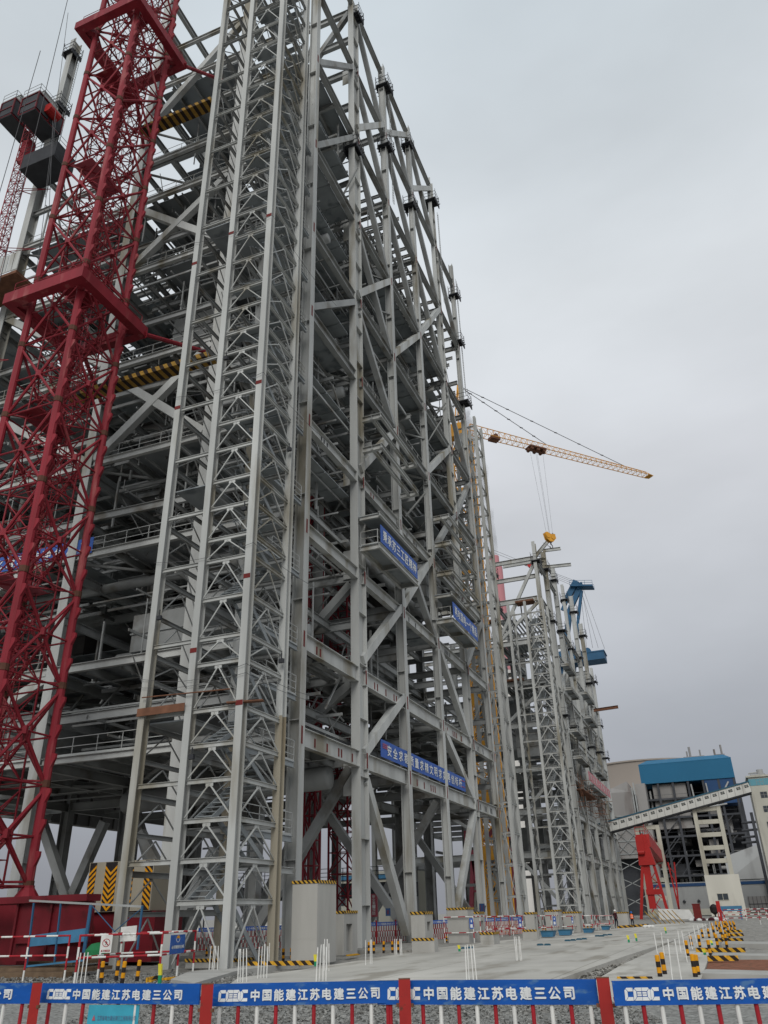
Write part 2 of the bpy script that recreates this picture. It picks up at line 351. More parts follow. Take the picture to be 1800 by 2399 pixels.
# ================================================================ main boiler frame
XS = [-20.35, -27.7, -38., -51.]
YS = [38.4, 47.1, 55.5, 64.4, 73.4, 81.4]
MAIN = [10.4, 15.8, 23., 30.8, 40.2, 48.5, 58., 69.2, 80., 91.]
FRONT = [10.4, 16.1, 20.4, 24.1, 31.6, 36., 40.2, 45., 50., 54.2, 58.5, 63.5, 69.2, 74.5, 80., 85.]
FR = thing('boiler_steel_frame', (-30, 55, 0), 'tall grey steel boiler house frame behind the white stair tower', 'steel frame')
rs = random.Random(3)
for j, y in enumerate(YS):
    for i, x in enumerate(XS):
        big = j in (1, 4) and i == 0
        mb = MB(); top = 92.6 if i == 0 or j == 0 else (70.5 if j > 1 else 81)
        if i == 0 and j == 0: top = 90
        if i == 3: top = 91 if j == 0 else 58.5
        if i == 0 and j == 5: top = 84
        if big: mb.hcol(x, y, 0, top, .62 if j == 1 else .52, 1.35 if j == 1 else 1.15, 'y', 3.6)
        elif i == 0: mb.hcol(x, y, 0, top, .62, (.72, 0, .66, .56, 0, .52)[j], 'x', 7)
        else: mb.hcol(x, y, 0, top, .75 if j == 0 else .7, .95 if j == 0 else .8, 'y' if (j == 0) else 'x', 8)
        # splice plates, lifting lugs and short primer marks
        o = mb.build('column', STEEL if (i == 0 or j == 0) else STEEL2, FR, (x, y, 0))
        if i == 0:
            for z in MAIN[:-1]:
                m2 = MB()
                sd = (.675 if j == 1 else .575) if big else .36
                dx = (.31 if j == 1 else .26) if big else (.72, 0, .66, .56, 0, .52)[j]/2; m2.box(x+dx+.002, y-.12+(sd-.2 if big else 0), z-.45, x+dx+.012, y+.06+(sd-.2 if big else 0), z+.5); m2.build('primer_patch', REDMARK, o)
# beams along the right-hand face and the front: each one a part
for z in MAIN:
    for j in range(5):
        if z > 85 and j == 4: continue
        mb = MB(); h = (1.0 if z < 20 else .85) if z < 60 else .75
        mb.ibeam((-20.3, YS[j]+.4, z), (-20.3, YS[j+1]-.4, z), .42, h, .04, .03)
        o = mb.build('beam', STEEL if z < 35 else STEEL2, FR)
        if z < 35 and rs.random() < .8:                           # rows of bolt holes and primer marks on the web
            y = YS[j]+rs.uniform(1.5, 2.5); pm = REDMARK if rs.random() < .4 else DARK
            for k in range(rs.randint(2, 5)):
                m2 = MB(); m2.box(-20.28, y, z-.28, -20.265, y+.16, z+.2); m2.build('primer_patch', pm, o); y += rs.choice((.4, .5, 1.6))
for z in FRONT:
    for i in range(3):
        if (i == 2 and z > 59) or z > 81 and i < 2: continue
        if z in (20.4, 36., 45., 54.2): continue
        mb = MB(); h = .52 if z > 12 else .4
        mb.ibeam((XS[i+1]+.42, 38.1, z), (XS[i]-.42 if i else -20.8, 38.1, z), .3, h, .03, .025)
        mb.build('beam', STEEL, FR)
# everything further in: several hundred beams and joists as one part
mb = MB(); md = MB()
for z in MAIN[:8]:
    for y in YS[1:]:
        for i in range(3): mb.ibeam((XS[i+1], y, z), (XS[i], y, z), .32, .62, .04, .03)
    for x in XS[1:]:
        for j in range(5): mb.ibeam((x, YS[j], z-.05), (x, YS[j+1], z-.05), .32, .62, .04, .03)
for z in (13., 19.5, 27., 34., 37.5, 44., 53., 63.5):
    for y in YS:
        for i in range(3):
            if rs.random() < .75: mb.ibeam((XS[i+1], y+rs.uniform(-.3, .3), z), (XS[i]-.4, y, z), .26, .55)
    for x in XS[1:]+[-22.6, -24.6]:
        for j in range(5):
            if rs.random() < .75: mb.ibeam((x, YS[j], z+.1), (x, YS[j+1], z+.1), .26, .55)
for z in (74.5, 80., 85.5, 90.5):
    for i in range(2): mb.ibeam((XS[i+1], 47.1, z), (XS[i], 47.1, z), .4, .85, .04, .03)
    for x in XS[1:3]: mb.ibeam((x, 38.4, z-.05), (x, 47.1, z-.05), .38, .8, .04, .03)
for z in (69.2, 80.2): mb.ibeam((-27.7, 55.5, z), (-20.4, 55.5, z), .4, .8, .04, .03)
FLO = FRONT[:]
for z in FLO:
    for i in range(3):
        for j in range(5):
            if z > 60 and (j > 0 or i > 1) or z > 76: continue
            if z > 45 and j > 3: continue
            if 1 <= j <= 3 and i == 1: continue                     # the open boiler cavity
            if z < 12 and j > 0 or (j == 0 and z in (20.4, 36., 45., 54.2)) or (j > 0 and i < 2 and 16.5 < z < 31) or (j == 0 and i == 0 and 16.5 < z < 31): continue
            x0, x1, y0, y1 = XS[i+1], XS[i], YS[j], YS[j+1]
            n = rs.choice((3, 4, 5))
            for k in range(1, n): x = x0+(x1-x0)*k/n; mb.ibeam((x, y0, z-.1), (x, y1, z-.1), .22, .5)
            if rs.random() < .6:
                ym = y0+(y1-y0)*rs.uniform(.35, .65); mb.ibeam((x0, ym, z-.12), (x1, ym, z-.12), .25, .55)
            if rs.random() < .45: mb.bar((x0, y0, z-.3), (x1, y1, z-.3), .16, .16)
            if rs.random() < .45: mb.bar((x0, y1, z-.3), (x1, y0, z-.3), .16, .16)
            # floor deck, in places only
            if rs.random() < (.97 if j == 0 else .92):
                a = x0+.4+(x1-x0)*rs.choice((0, 0, .3)); b = x1-.4-(x1-x0)*rs.choice((0, 0, .3) if z > 26 and z != 36 else (0,))
                c = y0+rs.choice((.5, .5, 2.) if z > 26 else (.5,)); e = y1-rs.choice((.4, 1.5))
                m1 = MB(); m1.box(a, c, z+.26+jit(), b, e, z+.31); m1.build('floor_deck', DECK, FR)
# hangers, struts and light framing inside
ALLZ = sorted(set(MAIN[:8]+FRONT[:13]+[13., 27., 34., 37.5, 44., 53.]))
for _ in range(2600):
    i = rs.randrange(3); j = rs.choice((0, 0, 1, 2, 3, 4)); q = rs.randrange(len(ALLZ)-1); z0, z1 = ALLZ[q], ALLZ[q+1]
    if j and i < 2 and 16.5 < z0 < 30 and rs.random() < .8: continue
    x0, x1, y0, y1 = XS[i+1]+.3, XS[i]-.4, YS[j], YS[j+1]; x = rs.uniform(x0, x1); y = rs.uniform(y0, y1); k = rs.random(); s = rs.choice((.06, .08, .1, .14))
    if k < .3: mb.bar((x, y, z0), (x, y, z1), s, s)
    elif k < .55: z = rs.choice((z0, z0+.6, z0+1.1, (z0+z1)/2)); mb.bar((x0, y, z), (x1, y, z), s, s*1.8)
    elif k < .8: z = rs.choice((z0, z0+.6, z0+1.1, (z0+z1)/2)); mb.bar((x, y0, z), (x, y1, z), s, s*1.8)
    elif k < .9: mb.bar((x, y, z0), (x+rs.choice((-1, 1))*min(2.5, z1-z0), y, z1), s, s)
    else: mb.bar((x, y, z0), (x, y+rs.choice((-1, 1))*min(2.5, z1-z0), z1), s, s)
for z in (60.5, 63.5, 66, 69.2, 72):
    for y in [56.5+1.9*k for k in range(13)]:
        if rs.random() < (.8 if z < 70 else .3): mb.ibeam((-27.5, y, z+rs.uniform(-.2, .2)), (-20.6, y, z), .2, .4)
    for x in (-22.5, -25): mb.ibeam((x, 55.5, z), (x, 81, z), .2, .4)
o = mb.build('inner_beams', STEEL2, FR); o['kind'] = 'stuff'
# furnace walls hanging in the middle of the frame, with buckstays
mb = MB(); mb.box(-37.2, 49, 29, -28.6, 72, 67)
for k in range(13): mb.box(-37.5, 48.7, 30+k*2.9, -28.3, 72.3, 30.5+k*2.9)
mb.build('furnace_wall', FURN, FR)
mb = MB(); mb.box(-65, 40, 11, -64, 82, 52)
for k in range(20): mb.box(-64, 41+2*k, 11, -63.8, 41.3+2*k, 52)
mb.build('side_screen', FURN, FR)  # unseen solid wall, added beyond the left edge to shade the frame interior
for z in (10.4, 16.1, 24.1, 31.6, 40.2, 50.):
    mb = MB(); mb.ibeam((-64, 38.1, z), (-51.4, 38.1, z), .3, .52); mb.ibeam((-64, 47, z), (-51, 47, z), .3, .6); mb.ibeam((-57, 38, z-.1), (-57, 60, z-.1), .3, .5); mb.build('beam', STEEL, FR); mb = MB(); mb.box(-63.8, 38.6, z+.27, -51.5, 60, z+.32); mb.build('floor_deck', DECK, FR)
mb = MB(); mb.hexa([(-34.5, 55, 24.5), (-31.3, 55, 24.5), (-31.3, 66, 24.5), (-34.5, 66, 24.5), (-37.2, 49.2, 28.9), (-28.6, 49.2, 28.9), (-28.6, 71.8, 28.9), (-37.2, 71.8, 28.9)]); mb.build('hopper', FURN, FR)
for (x0, y0, z0, x1, y1, z1) in ((-50, 49, 33, -40, 72, 47), (-49.5, 57, 48, -40, 78, 57), (-36.5, 73.8, 33, -22, 80.5, 55), (-50.5, 49, 11.4, -46, 80, 32)):
    mb = MB(); mb.box(x0, y0, z0, x1, y1, z1)
    for k in range(1, int((z1-z0)/2)): mb.box(x0-.15, y0-.15, z0+k*2, x1+.15, y1+.15, z0+k*2+.25)
    mb.build('casing_wall', FURN, FR)
# ducts, headers and pipes hung inside the frame
for (x, y, z, sx, sy, sz) in ((-46, 50, 27, 7, 6, 8), (-33, 66, 44, 8, 10, 6), (-30.5, 60, 52, 5, 9, 5), (-45, 66, 36, 8, 12, 9), (-24, 70, 32, 4, 5, 6), (-33, 44, 46, 5, 3, 4), (-46, 44, 42, 6, 3.5, 5), (-34, 76, 28, 9, 6, 10), (-24, 60, 46, 4.5, 5, 3), (-32, 56, 60, 7, 9, 4), (-44, 43, 12.5, 9, 5, 3.4), (-33, 52, 13, 9, 9, 4), (-32, 43, 19, 5, 4, 2.6)):
    m1 = MB(); m1.box(x-sx/2, y-sy/2, z-sz/2, x+sx/2, y+sy/2, z+sz/2)
    for k in range(1, int(sz/1.2)): m1.box(x-sx/2-.09, y-sy/2-.09, z-sz/2+k*1.2, x+sx/2+.09, y+sy/2+.09, z-sz/2+k*1.2+.1)
    m1.build('duct', STEEL2, FR)
for (p0, p1, r) in (((-37, 43, 17.9), (-22, 43, 17.9), .55), ((-50, 41.5, 23), (-22, 41.5, 23), .35), ((-36.5, 45, 8.7), (-21.5, 45, 9.2), .7), ((-24, 40.5, 12), (-24, 66, 12), .5), ((-22.4, 48, 27), (-22.4, 72, 27), .32),
                   ((-30, 41, 25.5), (-30, 41, 57), .28), ((-25, 50, 20), (-25, 50, 62), .4), ((-23, 59, 33), (-23, 59, 66), .3), ((-47, 41, 17), (-47, 41, 56), .3), ((-36, 46, 38.5), (-21, 46, 38.5), .45),
                   ((-24, 66, 12), (-50, 66, 12), .5), ((-23.5, 48, 41), (-23.5, 72, 41), .4), ((-34, 43, 52.3), (-21, 43, 52.3), .4), ((-22, 40, 43), (-22, 72, 44), .25)):
    m1 = MB(); m1.tube(p0, p1, r, 12); m1.build('pipe', STEEL2, FR, smooth=True)
# bracing
for (y0, z0, y1, z1, light) in ((47.4, 17, 55.3, 23.4, 1), (55.6, 23.6, 64.2, 31.3, 1), (64.6, 32, 73.2, 40, 0), (47.4, 32, 55.3, 40.1, 1), (55.6, 49, 64.2, 58, 1), (64.5, 58.4, 73.3, 69.2, 1), (47.4, 49.6, 55.3, 58, 1), (64.6, 41, 73.2, 48.5, 1),
        (47.5, 10.9, 55.2, 16.2, 1), (47.8, 9.3, 54.6, .6, 1), (47.6, 47.6, 55.2, 40.6, 0), (64.6, 23.2, 73.2, 15.9, 1), (65, 15.6, 73.2, 10.6, 1), (72.8, 9.6, 65.2, .8, 1), (55.8, 30.4, 64.2, 23.2, 0),
        (47.5, 90.6, 55.2, 80.2, 0), (47.5, 79.6, 55.2, 69.6, 0), (55.8, 90.6, 64, 80.2, 0), (55.8, 79.6, 64, 69.6, 0), (47.5, 68.8, 55.2, 58.3, 0), (64.7, 79.6, 73, 69.6, 0), (55.8, 68.8, 64, 58.3, 0), (64.7, 90.6, 73, 80.2, 0), (73.6, 79.5, 81.2, 69.6, 0), (73.6, 57.5, 81.2, 48.8, 0), (73.6, 40, 81.2, 48.2, 0), (64.7, 68.8, 73, 58.5, 0), (47.5, 57.5, 55.2, 48.8, 0), (73.6, 23.4, 81.2, 30.4, 0),
        (47.6, 71.6, 55.2, 81.6, 1), (55.8, 81, 64, 90.6, 1), (64.7, 81.6, 73, 90.6, 1), (38.8, 41, 46.6, 48, 0), (38.8, 58.4, 46.6, 69, 0), (38.8, 69.5, 46.6, 79.8, 0)):
    mb = MB(); xo = -20.33 if z1 > z0 else -20.36; mb.bar((xo, y0, z0), (xo, y1, z1), .5, .62 if light else .5); mb.build('brace', STEEL if light else STEEL2, FR)
for (x0, z0, x1, z1) in ((-37.6, 32, -28.2, 39.8), (-37.6, 39.8, -28.2, 32), (-37.6, 50.4, -28.2, 58.1), (-37.6, 58.1, -28.2, 50.4), (-50.6, 10.8, -38.4, 15.7), (-50.6, 20.8, -38.4, 25), (-38.4, 32, -50.6, 39.8), (-37.6, 69.6, -28.2, 79.8), (-50.6, 50, -38.4, 41)):
    mb = MB(); yo = 38.25 if z1 > z0 else 38.29; mb.bar((x0, yo, z0), (x1, yo, z1), .5, .62); mb.build('brace', STEEL, FR)
for (a, b) in ((onY(98, 1925, 45), onY(162, 2118, 45)), (onY(246, 1925, 45.2), onY(164, 2112, 45.2)), (onY(330, 1950, 44), onY(430, 2140, 44)), (onY(505, 1990, 43), onY(430, 2140, 43.2)), ((-38, 55.5, 10), (-32, 55.5, .5)), ((-27.7, 55.5, 10), (-33, 55.5, .5)), ((-38, 47.1, 9.8), (-33.2, 47.1, 0)), ((-27.9, 47.1, 9.8), (-32.6, 47.1, 0)), ((-37.6, 46.6, 16.8), (-28.2, 46.6, 22.8)), ((-37.6, 46.6, 23.6), (-28.2, 46.6, 30.4)), ((-37.6, 46.6, 41), (-28.2, 46.6, 48.2)), ((-21, 47.1, 10), (-27.4, 47.1, 1)), ((-27.5, 47.1, 10.8), (-20.9, 47.1, 15.4)), ((-27.4, 55.5, 9.5), (-21, 55.5, 1)), ((-20.9, 47.1, 22.5), (-27.5, 47.1, 16.2)),
               ((-27.4, 64.4, 1), (-21, 64.4, 9.8)), ((-27.7, 64.4, 15.5), (-21, 64.4, 10.8)), ((-27.4, 73.4, 9.8), (-21, 73.4, 1)), ((-20.9, 47.1, 41), (-27.5, 47.1, 48)), ((-27.5, 47.1, 58.5), (-20.8, 47.1, 68.8)), ((-20.8, 47.1, 69.6), (-27.4, 47.1, 79.8)), ((-27.5, 47.1, 80.4), (-20.8, 47.1, 90.4)), ((-20.8, 55.5, 58.5), (-27.4, 55.5, 68.8))):
    mb = MB(); mb.bar(a, b, .5, .55); mb.build('brace', STEEL2, FR)
for (x, y, z, sy) in ((-20.9, 46.95, 24.0, -1), (-20.9, 46.95, 9.4, -1), (-20.9, 46.95, 31.6, -1), (-20.9, 46.95, 57, -1), (-21.0, 46.95, 79.2, -1), (-21, 46.95, 68.4, -1)):
    mb = MB(); mb.box(x-.55, y, z-1.1, x+.3, y+.05, z+1.1); mb.build('gusset_plate', STEEL, FR)
# railings along the floor edges
for z in (16.1, 24.1, 31.6, 40.2, 50., 58.5, 10.4, 63.5):
    mb = MB(); zz = z+.27
    if z not in (16.1,): railing(mb, (-37.4, 38.25, zz), (-28.2, 38.25, zz))
    if z < 59: railing(mb, (-50.4, 38.25, zz), (-38.6, 38.25, zz))
    if z > 20 and z < 60: railing(mb, (-27.2, 38.25, zz), (-21, 38.25, zz))
    mb.build('railing', STEEL, FR)
for z in (10.4, 15.8, 23., 30.8, 40.2, 48.5, 58.):
    mb = MB()
    railing(mb, (-27.2, 47.2, z+.45), (-21, 47.2, z+.45))
    if z > 35: railing(mb, (-20.5, 48, z+.5), (-20.5, 55, z+.5))
    if z > 35: railing(mb, (-20.5, 56, z+.5), (-20.5, 64, z+.5)); railing(mb, (-20.5, 65, z+.5), (-20.5, 73, z+.5))
    railing(mb, (-37, 47.6, z+.45), (-28.6, 47.6, z+.45)); railing(mb, (-50, 60, z+.45), (-39, 60, z+.45)); railing(mb, (-37, 70, z+.45), (-29, 70, z+.45))
    mb.build('railing', STEEL, FR)
# walkway decks seen from below behind the right-hand face
for z, y0, y1 in ((29.2, 38.9, 46.4), (48.5, 48, 55), (58, 56, 64), (40.2, 56, 73), (48.6, 56, 73), (23, 56, 64), (36, 39, 46.4), (44.5, 39, 46.4), (53, 39, 46.4), (33, 65, 73), (58, 39, 46.4), (63.4, 39, 46.4), (15.8, 65, 73)):
    mb = MB(); mb.box(-22.6, y0, z-.03, -20.75, y1, z+.03)
    for k in range(int((y1-y0)/2.4)): mb.box(-22.6, y0+1+k*2.4, z-.13, -20.75, y0+1.08+k*2.4, z-.031)
    mb.build('walkway_deck', DECK, FR)
# outer balconies carrying the two upper banners, and outrigger frames above
def balcony(y0, y1, z, x1=-18.4, roof=True):
    mb = MB(); mb.box(-19.95, y0, z-.02, x1, y1, z+.04); mb.build('balcony_deck', DECK, FR)
    mb = MB()
    for y in (y0+.15, y1-.15, (y0+y1)/2): mb.ibeam((-19.9, y, z-.2), (x1, y, z-.2), .2, .36)
    mb.ibeam((x1-.02, y0, z-.18), (x1-.02, y1, z-.18), .2, .4); mb.ibeam((-19.8, y0, z-.2), (-19.8, y1, z-.2), .2, .36); mb.build('balcony_frame', STEEL, FR)
    mb = MB(); railing(mb, (x1-.1, y0, z), (x1-.1, y1, z)); railing(mb, (-19.8, y0+.05, z), (x1-.1, y0+.05, z)); mb.build('railing', STEEL, FR)
    if roof:
        mb = MB(); mb.box(-19.95, y0, z+2.3, x1+.1, y1, z+2.36); mb.build('balcony_roof', DECK, FR)
        mb = MB(); mb.ibeam((x1+.1, y0-.1, z+2.25), (x1+.1, y1+.1, z+2.25), .2, .34)
        for y in (y0+.1, y1-.1): mb.ibeam((-19.9, y, z+2.2), (x1, y, z+2.2), .2, .34)
        mb.build('balcony_frame', STEEL, FR)
balcony(46.3, 54.4, 24.95); balcony(63.4, 71.6, 24.9)
for (y0, y1, z) in ((47.2, 55.3, 36.2), (47.2, 55.3, 33.4), (64.4, 73.2, 35.4), (64.4, 73.2, 32.6), (64.4, 73.2, 29.6)):
    mb = MB()
    for y in (y0, y1): mb.ibeam((-19.9, y, z), (-18.3, y, z), .3, .45)
    for x in (-18.35, -19.1): mb.ibeam((x, y0-.2, z+.02), (x, y1, z+.02), .22, .4)
    mb.build('outrigger', STEEL, FR)
# working cages round the column heads
def cage(x, y, z, sx=1., parent=FR, nm='scaffold_cage'):
    mb = MB(); sx *= random.uniform(.62, .85); x += random.uniform(-.1, .25); y += random.uniform(-.2, .2); z += random.uniform(-.5, .3)
    mb.box(x-sx, y-sx, z, x+sx, y+sx, z+.12); mb.box(x-sx, y-sx, z-.5, x-sx+.1, y+sx, z); mb.box(x+sx-.1, y-sx, z-.55, x+sx, y+sx, z)
    for a in (-sx, sx):
        for b in (-sx, sx): mb.tube((x+a, y+b, z-.6), (x+a, y+b, z+1.6), .035, 4)
    for h in (.6, 1.2):
        mb.path([(x-sx, y-sx, z+h), (x+sx, y-sx, z+h), (x+sx, y+sx, z+h), (x-sx, y+sx, z+h), (x-sx, y-sx, z+h)], .03, 4)
    for k in range(3): mb.bar((x-sx*1.3, y-sx*.6+k*sx*.6, z-.1), (x+sx*1.3, y-sx*.6+k*sx*.6, z-.1), .08, .08)
    mb.build(nm, DARK, parent)
for (x, y, z) in ((-20.3, 47.1, 89.6), (-20.3, 55.5, 88.8), (-20.3, 64.4, 88.6), (-20.3, 73.4, 88.2), (-20.3, 81.4, 78), (-20.3, 81.4, 70), (-20.3, 55.5, 78.2), (-20.3, 47.1, 67.6), (-20.3, 64.4, 78), (-20.3, 81.4, 60), (-51, 38.4, 88.4), (-51, 38.4, 79.5), (-27.7, 64.4, 68.5), (-27.7, 73.4, 68.3), (-38, 64.4, 69)): cage(x, y, z)
for (x, y, z0, z1) in ((-20.0, 82.2, 62, 82), (-50.3, 38.4, 66, 88), (-19.8, 56.2, 70, 87), (-19.8, 74.2, 71, 87)):
    mb = MB()
    for a in (0, .4): mb.tube((x, y+a, z0), (x, y+a, z1), .03, 4)
    z = z0
    while z < z1: mb.tube((x, y, z), (x, y+.4, z), .02, 4); z += .4
    mb.build('ladder', STEEL2, FR)
mb = MB()                                                             # light mesh netting seen against the sky
for k in range(13): mb.tube((-26.8, 50+k*.4, 60.2), (-21, 50+k*.4, 59.6), .008, 3)
for k in range(13): mb.tube((-26.8+k*.48, 50, 60.2-.05*k), (-26.8+k*.48, 55, 60.2-.05*k), .008, 3)
mb.build('safety_net', CABLE, FR)
# ================================================================ stair and lift towers
def stair_tower(name, label, loc, xs, ys, ztop, lev, m, m2, npart=100, flights=True, marks=True, bw=.052):
    T = thing(name, loc, label, 'stair tower')
    x0, xm, x1 = xs; y0, y1 = ys; nb = nv = 0; st = MB(); sv = MB()
    for x in xs:
        for y in ys:
            mb = MB(); mb.hcol(x, y, 10., ztop, .34, .42, 'y', 0, 0, .035); mb.hcol(x, y, .0, 9.995, .34, .42, 'y', 0, 1, .035); c = mb.build('column', [m, TANS if (marks and y == y1) else m], T)
            if marks and y == y0:
                k = MB()
                for z in ((9.75, 15.6, 26.6, 38.9) if x == x1 else (12.4, 38.5) if x == xm else (26.4, 37)): k.box(x-.175, y-.222, z, x+.175, y-.2105, z+.22)
                k.build('primer_band', REDMARK, c)
    for k, z in enumerate(lev):
        dz = z-(lev[k-1] if k else 0)
        if z > ztop-.2: break
        mem = []
        mem.append(((xm+.17, y0-.02, z), (x1-.17, y0-.02, z), STEEL))
        mem.append(((x1+.0, y0+.2, z), (x1, y1-.2, z), m))
        if k % 2 == 1: mem.append(((x0+.17, y0-.05, z), (xm-.17, y0-.05, z), STEEL))
        mem.append(((x0, y0+.2, z-.35), (x0, y1-.2, z-.35), m2)); mem.append(((xm, y0+.2, z-.35), (xm, y1-.2, z-.35), m2))
        mem.append(((xm+.17, y1, z), (x1-.17, y1, z), m2))
        if k % 2 == 0: mem.append(((x0+.17, y1, z), (xm-.17, y1, z), m2))
        for q, (a, b, mm) in enumerate(mem):
            if q < 3 and nb < npart and mm is not None:
                mb = MB(); mb.ibeam(a, b, .13, .19, .018, .014); mb.build('beam', mm, T); nb += 1
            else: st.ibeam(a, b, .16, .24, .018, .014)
        # inverted V bracing below each beam
        zb = z-dz+.16
        for q, (a, b, c, mm) in enumerate((((xm+.2, y0-.05, zb), ((xm+x1)/2, y0-.05, z-.14), (x1-.2, y0-.05, zb), STEEL), ((x1, y0+.25, zb), (x1, (y0+y1)/2, z-.14), (x1, y1-.25, zb), m),
                             ((x0, y0+.25, zb-.3), (x0, (y0+y1)/2, z-.5), (x0, y1-.25, zb-.3), m2), ((xm, y0+.25, zb-.3), (xm, (y0+y1)/2, z-.5), (xm, y1-.25, zb-.3), m2), ((xm+.2, y1, zb), ((xm+x1)/2, y1, z-.14), (x1-.2, y1, zb), m2))):
            if q < 2 and nv < npart:
                mb = MB(); mb.bar(a, b, bw, bw); mb.bar(b, c, bw, bw)
                mb.bar(Vector(b)-Vector((.18, 0, .03)) if q == 0 else Vector(b)-Vector((0, .18, .03)), Vector(b)+Vector((.18, 0, -.03)) if q == 0 else Vector(b)+Vector((0, .18, -.03)), .03, .14)
                mb.build('brace', mm, T); nv += 1
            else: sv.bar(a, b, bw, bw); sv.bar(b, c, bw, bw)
        if flights:
            mb = MB(); up = k % 2
            ya, yb = (y0+.5, y1-.5) if up else (y1-.5, y0+.5); xx = xm+.75 if up else x1-.75
            for sx in (-.4, .4):
                mb.bar((xx+sx, ya, z-dz+.1), (xx+sx, yb, z+.1), .05, .22)
                mb.tube((xx+sx, ya, z-dz+1.05), (xx+sx, yb, z+1.05), .022, 4)
            for q in range(7):
                t = (q+.5)/7; mb.box(xx-.4, ya+(yb-ya)*t-.12, z-dz+.1+dz*t, xx+.4, ya+(yb-ya)*t+.12, z-dz+.14+dz*t)
            mb.box(xm+.25, (yb-.35) if up else (yb-.3), z+.06, x1-.25, (yb+.3) if up else (yb+.35), z+.1)
            mb.build('stair_flight', DECK, T)
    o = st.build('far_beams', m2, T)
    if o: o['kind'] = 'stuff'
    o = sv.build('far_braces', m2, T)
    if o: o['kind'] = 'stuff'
    return T
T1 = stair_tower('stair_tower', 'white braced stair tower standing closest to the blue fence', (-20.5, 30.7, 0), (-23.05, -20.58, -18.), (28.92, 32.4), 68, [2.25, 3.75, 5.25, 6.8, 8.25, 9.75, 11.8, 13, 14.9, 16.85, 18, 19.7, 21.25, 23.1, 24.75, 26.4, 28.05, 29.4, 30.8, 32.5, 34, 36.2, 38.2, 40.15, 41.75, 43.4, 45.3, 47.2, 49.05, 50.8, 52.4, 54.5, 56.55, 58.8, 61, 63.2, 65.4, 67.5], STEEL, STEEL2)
mb = MB(); mb.ibeam((-20.1, 32.7, 3.7), (-20.1, 37.9, 3.7), .2, .3); mb.build('link_beam', STEEL, T1)
for z in (5.3, 8.9, 12.4, 15.2, 19.6, 24.4, 29.5, 33.6, 38, 42.6, 47, 51.4, 56):      # gangways linking it to the frame
    mb = MB(); mb.box(-21.6, 32.8, z-.03, -20.2, 37.7, z+.03); mb.ibeam((-20.1, 32.7, z-.15), (-20.1, 37.7, z-.15), .16, .3); mb.ibeam((-21.7, 32.7, z-.15), (-21.7, 37.7, z-.15), .16, .3)
    g = mb.build('gangway', DECK, T1); k = MB(); railing(k, (-20.1, 32.8, z), (-20.1, 37.7, z), mids=2); k.build('railing', STEEL, g)
mb = MB()                                                            # rust planks of the working level
mb.bar((-23.2, 28.6, 9.95), (-20.7, 28.6, 9.95), .05, .35); mb.tube((-23, 28.55, 10.6), (-18.4, 28.55, 10.45), .03, 5); mb.bar((-18.6, 28.7, 9.9), (-17.1, 29.2, 9.95), .3, .06); mb.build('rusty_plank', RUST, T1)
for z, dz_ in ((11.1, .25), (11.5, .4), (17.3, .3), (27.2, .35), (38.8, .4)):     # slack wires strung round the columns
    pts = [Vector((-23.3+5.6*q/10, 28.62, z-dz_*math.sin(math.pi*q/10))) for q in range(11)]+[Vector((-17.75, 28.7+9*q/6, z+.5*q/6-dz_*math.sin(math.pi*q/6))) for q in range(1, 7)]
    mb = MB(); mb.path(pts, .011, 4); mb.build('wire', CABLE, T1)
for x, y, z in ((-20.2, 28.75, 7.9), (-18.4, 28.75, 19.4), (-20.2, 28.75, 29.1), (-22.7, 28.75, 14.5), (-17.8, 31.9, 12.6), (-17.8, 31.9, 24.4)):
    mb = MB(); mb.box(x-.12, y-.08, z-.2, x+.12, y+.06, z); mb.box(x-.02, y-.03, z, x+.02, y+.01, z+.3); mb.build('site_lamp', DARK, T1)
for z in (9.5, 21.4, 40.2): mb = MB(); mb.box(-22.9, 29.15, z, -20.7, 32.2, z+.06); mb.build('landing_deck', DECK, T1)
T2 = stair_tower('stair_tower', 'tall thin stair tower at the far right edge of the tall frame', (-19, 86, 0), (-22.3, -21.2, -19.6), (84.2, 87.4), 59.5, [3+2.9*k for k in range(20)], STEEL, STEEL, 100, False, False, .06)
T3 = stair_tower('stair_tower', 'slim braced stair tower in front of the shorter far frame', (-20.6, 112, 0), (-23.25, -20.7, -18.05), (110.6, 114.4), 43, [2.2+1.85*k for k in range(23)], STEEL, STEEL2, 100, True, False, .1)
# ================================================================ second, unfinished frame
F2 = thing('boiler_steel_frame', (-30, 150, 0), 'shorter unfinished grey steel frame behind the slim stair tower', 'steel frame')
X2 = [-20., -27.5, -38, -50]
Y2 = [121, 130, 139, 149, 160, 170, 178]
TOP2 = {0: 57, 1: 59, 2: 60, 3: 59.5, 4: 61, 5: 58, 6: 50}
M2 = [8.8, 14.6, 20.5, 27, 33.5, 40, 47, 54]
rs = random.Random(8)
for j, y in enumerate(Y2):
    for i, x in enumerate(X2):
        if i > 1 and j > 4: continue
        top = TOP2[j] if i == 0 else (55 if j == 0 else 50-rs.uniform(0, 6))
        mb = MB(); mb.hcol(x, y, 0, top, .6 if i else .55, 1.2 if (i, j) == (0, 0) else .85, 'y' if j % 3 == 0 else 'x', 6)
        c = mb.build('column', STEEL if i == 0 or j == 0 else STEEL2, F2, (x, y, 0))
        if i < 2 and (j < 5 or i == 0):
            for z in ((top-3.2, top-13, 30) if i == 0 else (top-2.4, top-9)): cage(x, y, z, 1.0, F2)
        if j == 0 and i in (1, 2):
            k = MB(); k.box(x-.5, y-.9, top-.9, x-.2, y-.5, top-.2); k.box(x+.3, y-.9, 37.5, x+.8, y-.6, 38.4); k.build('primer_patch', REDMARK, c)
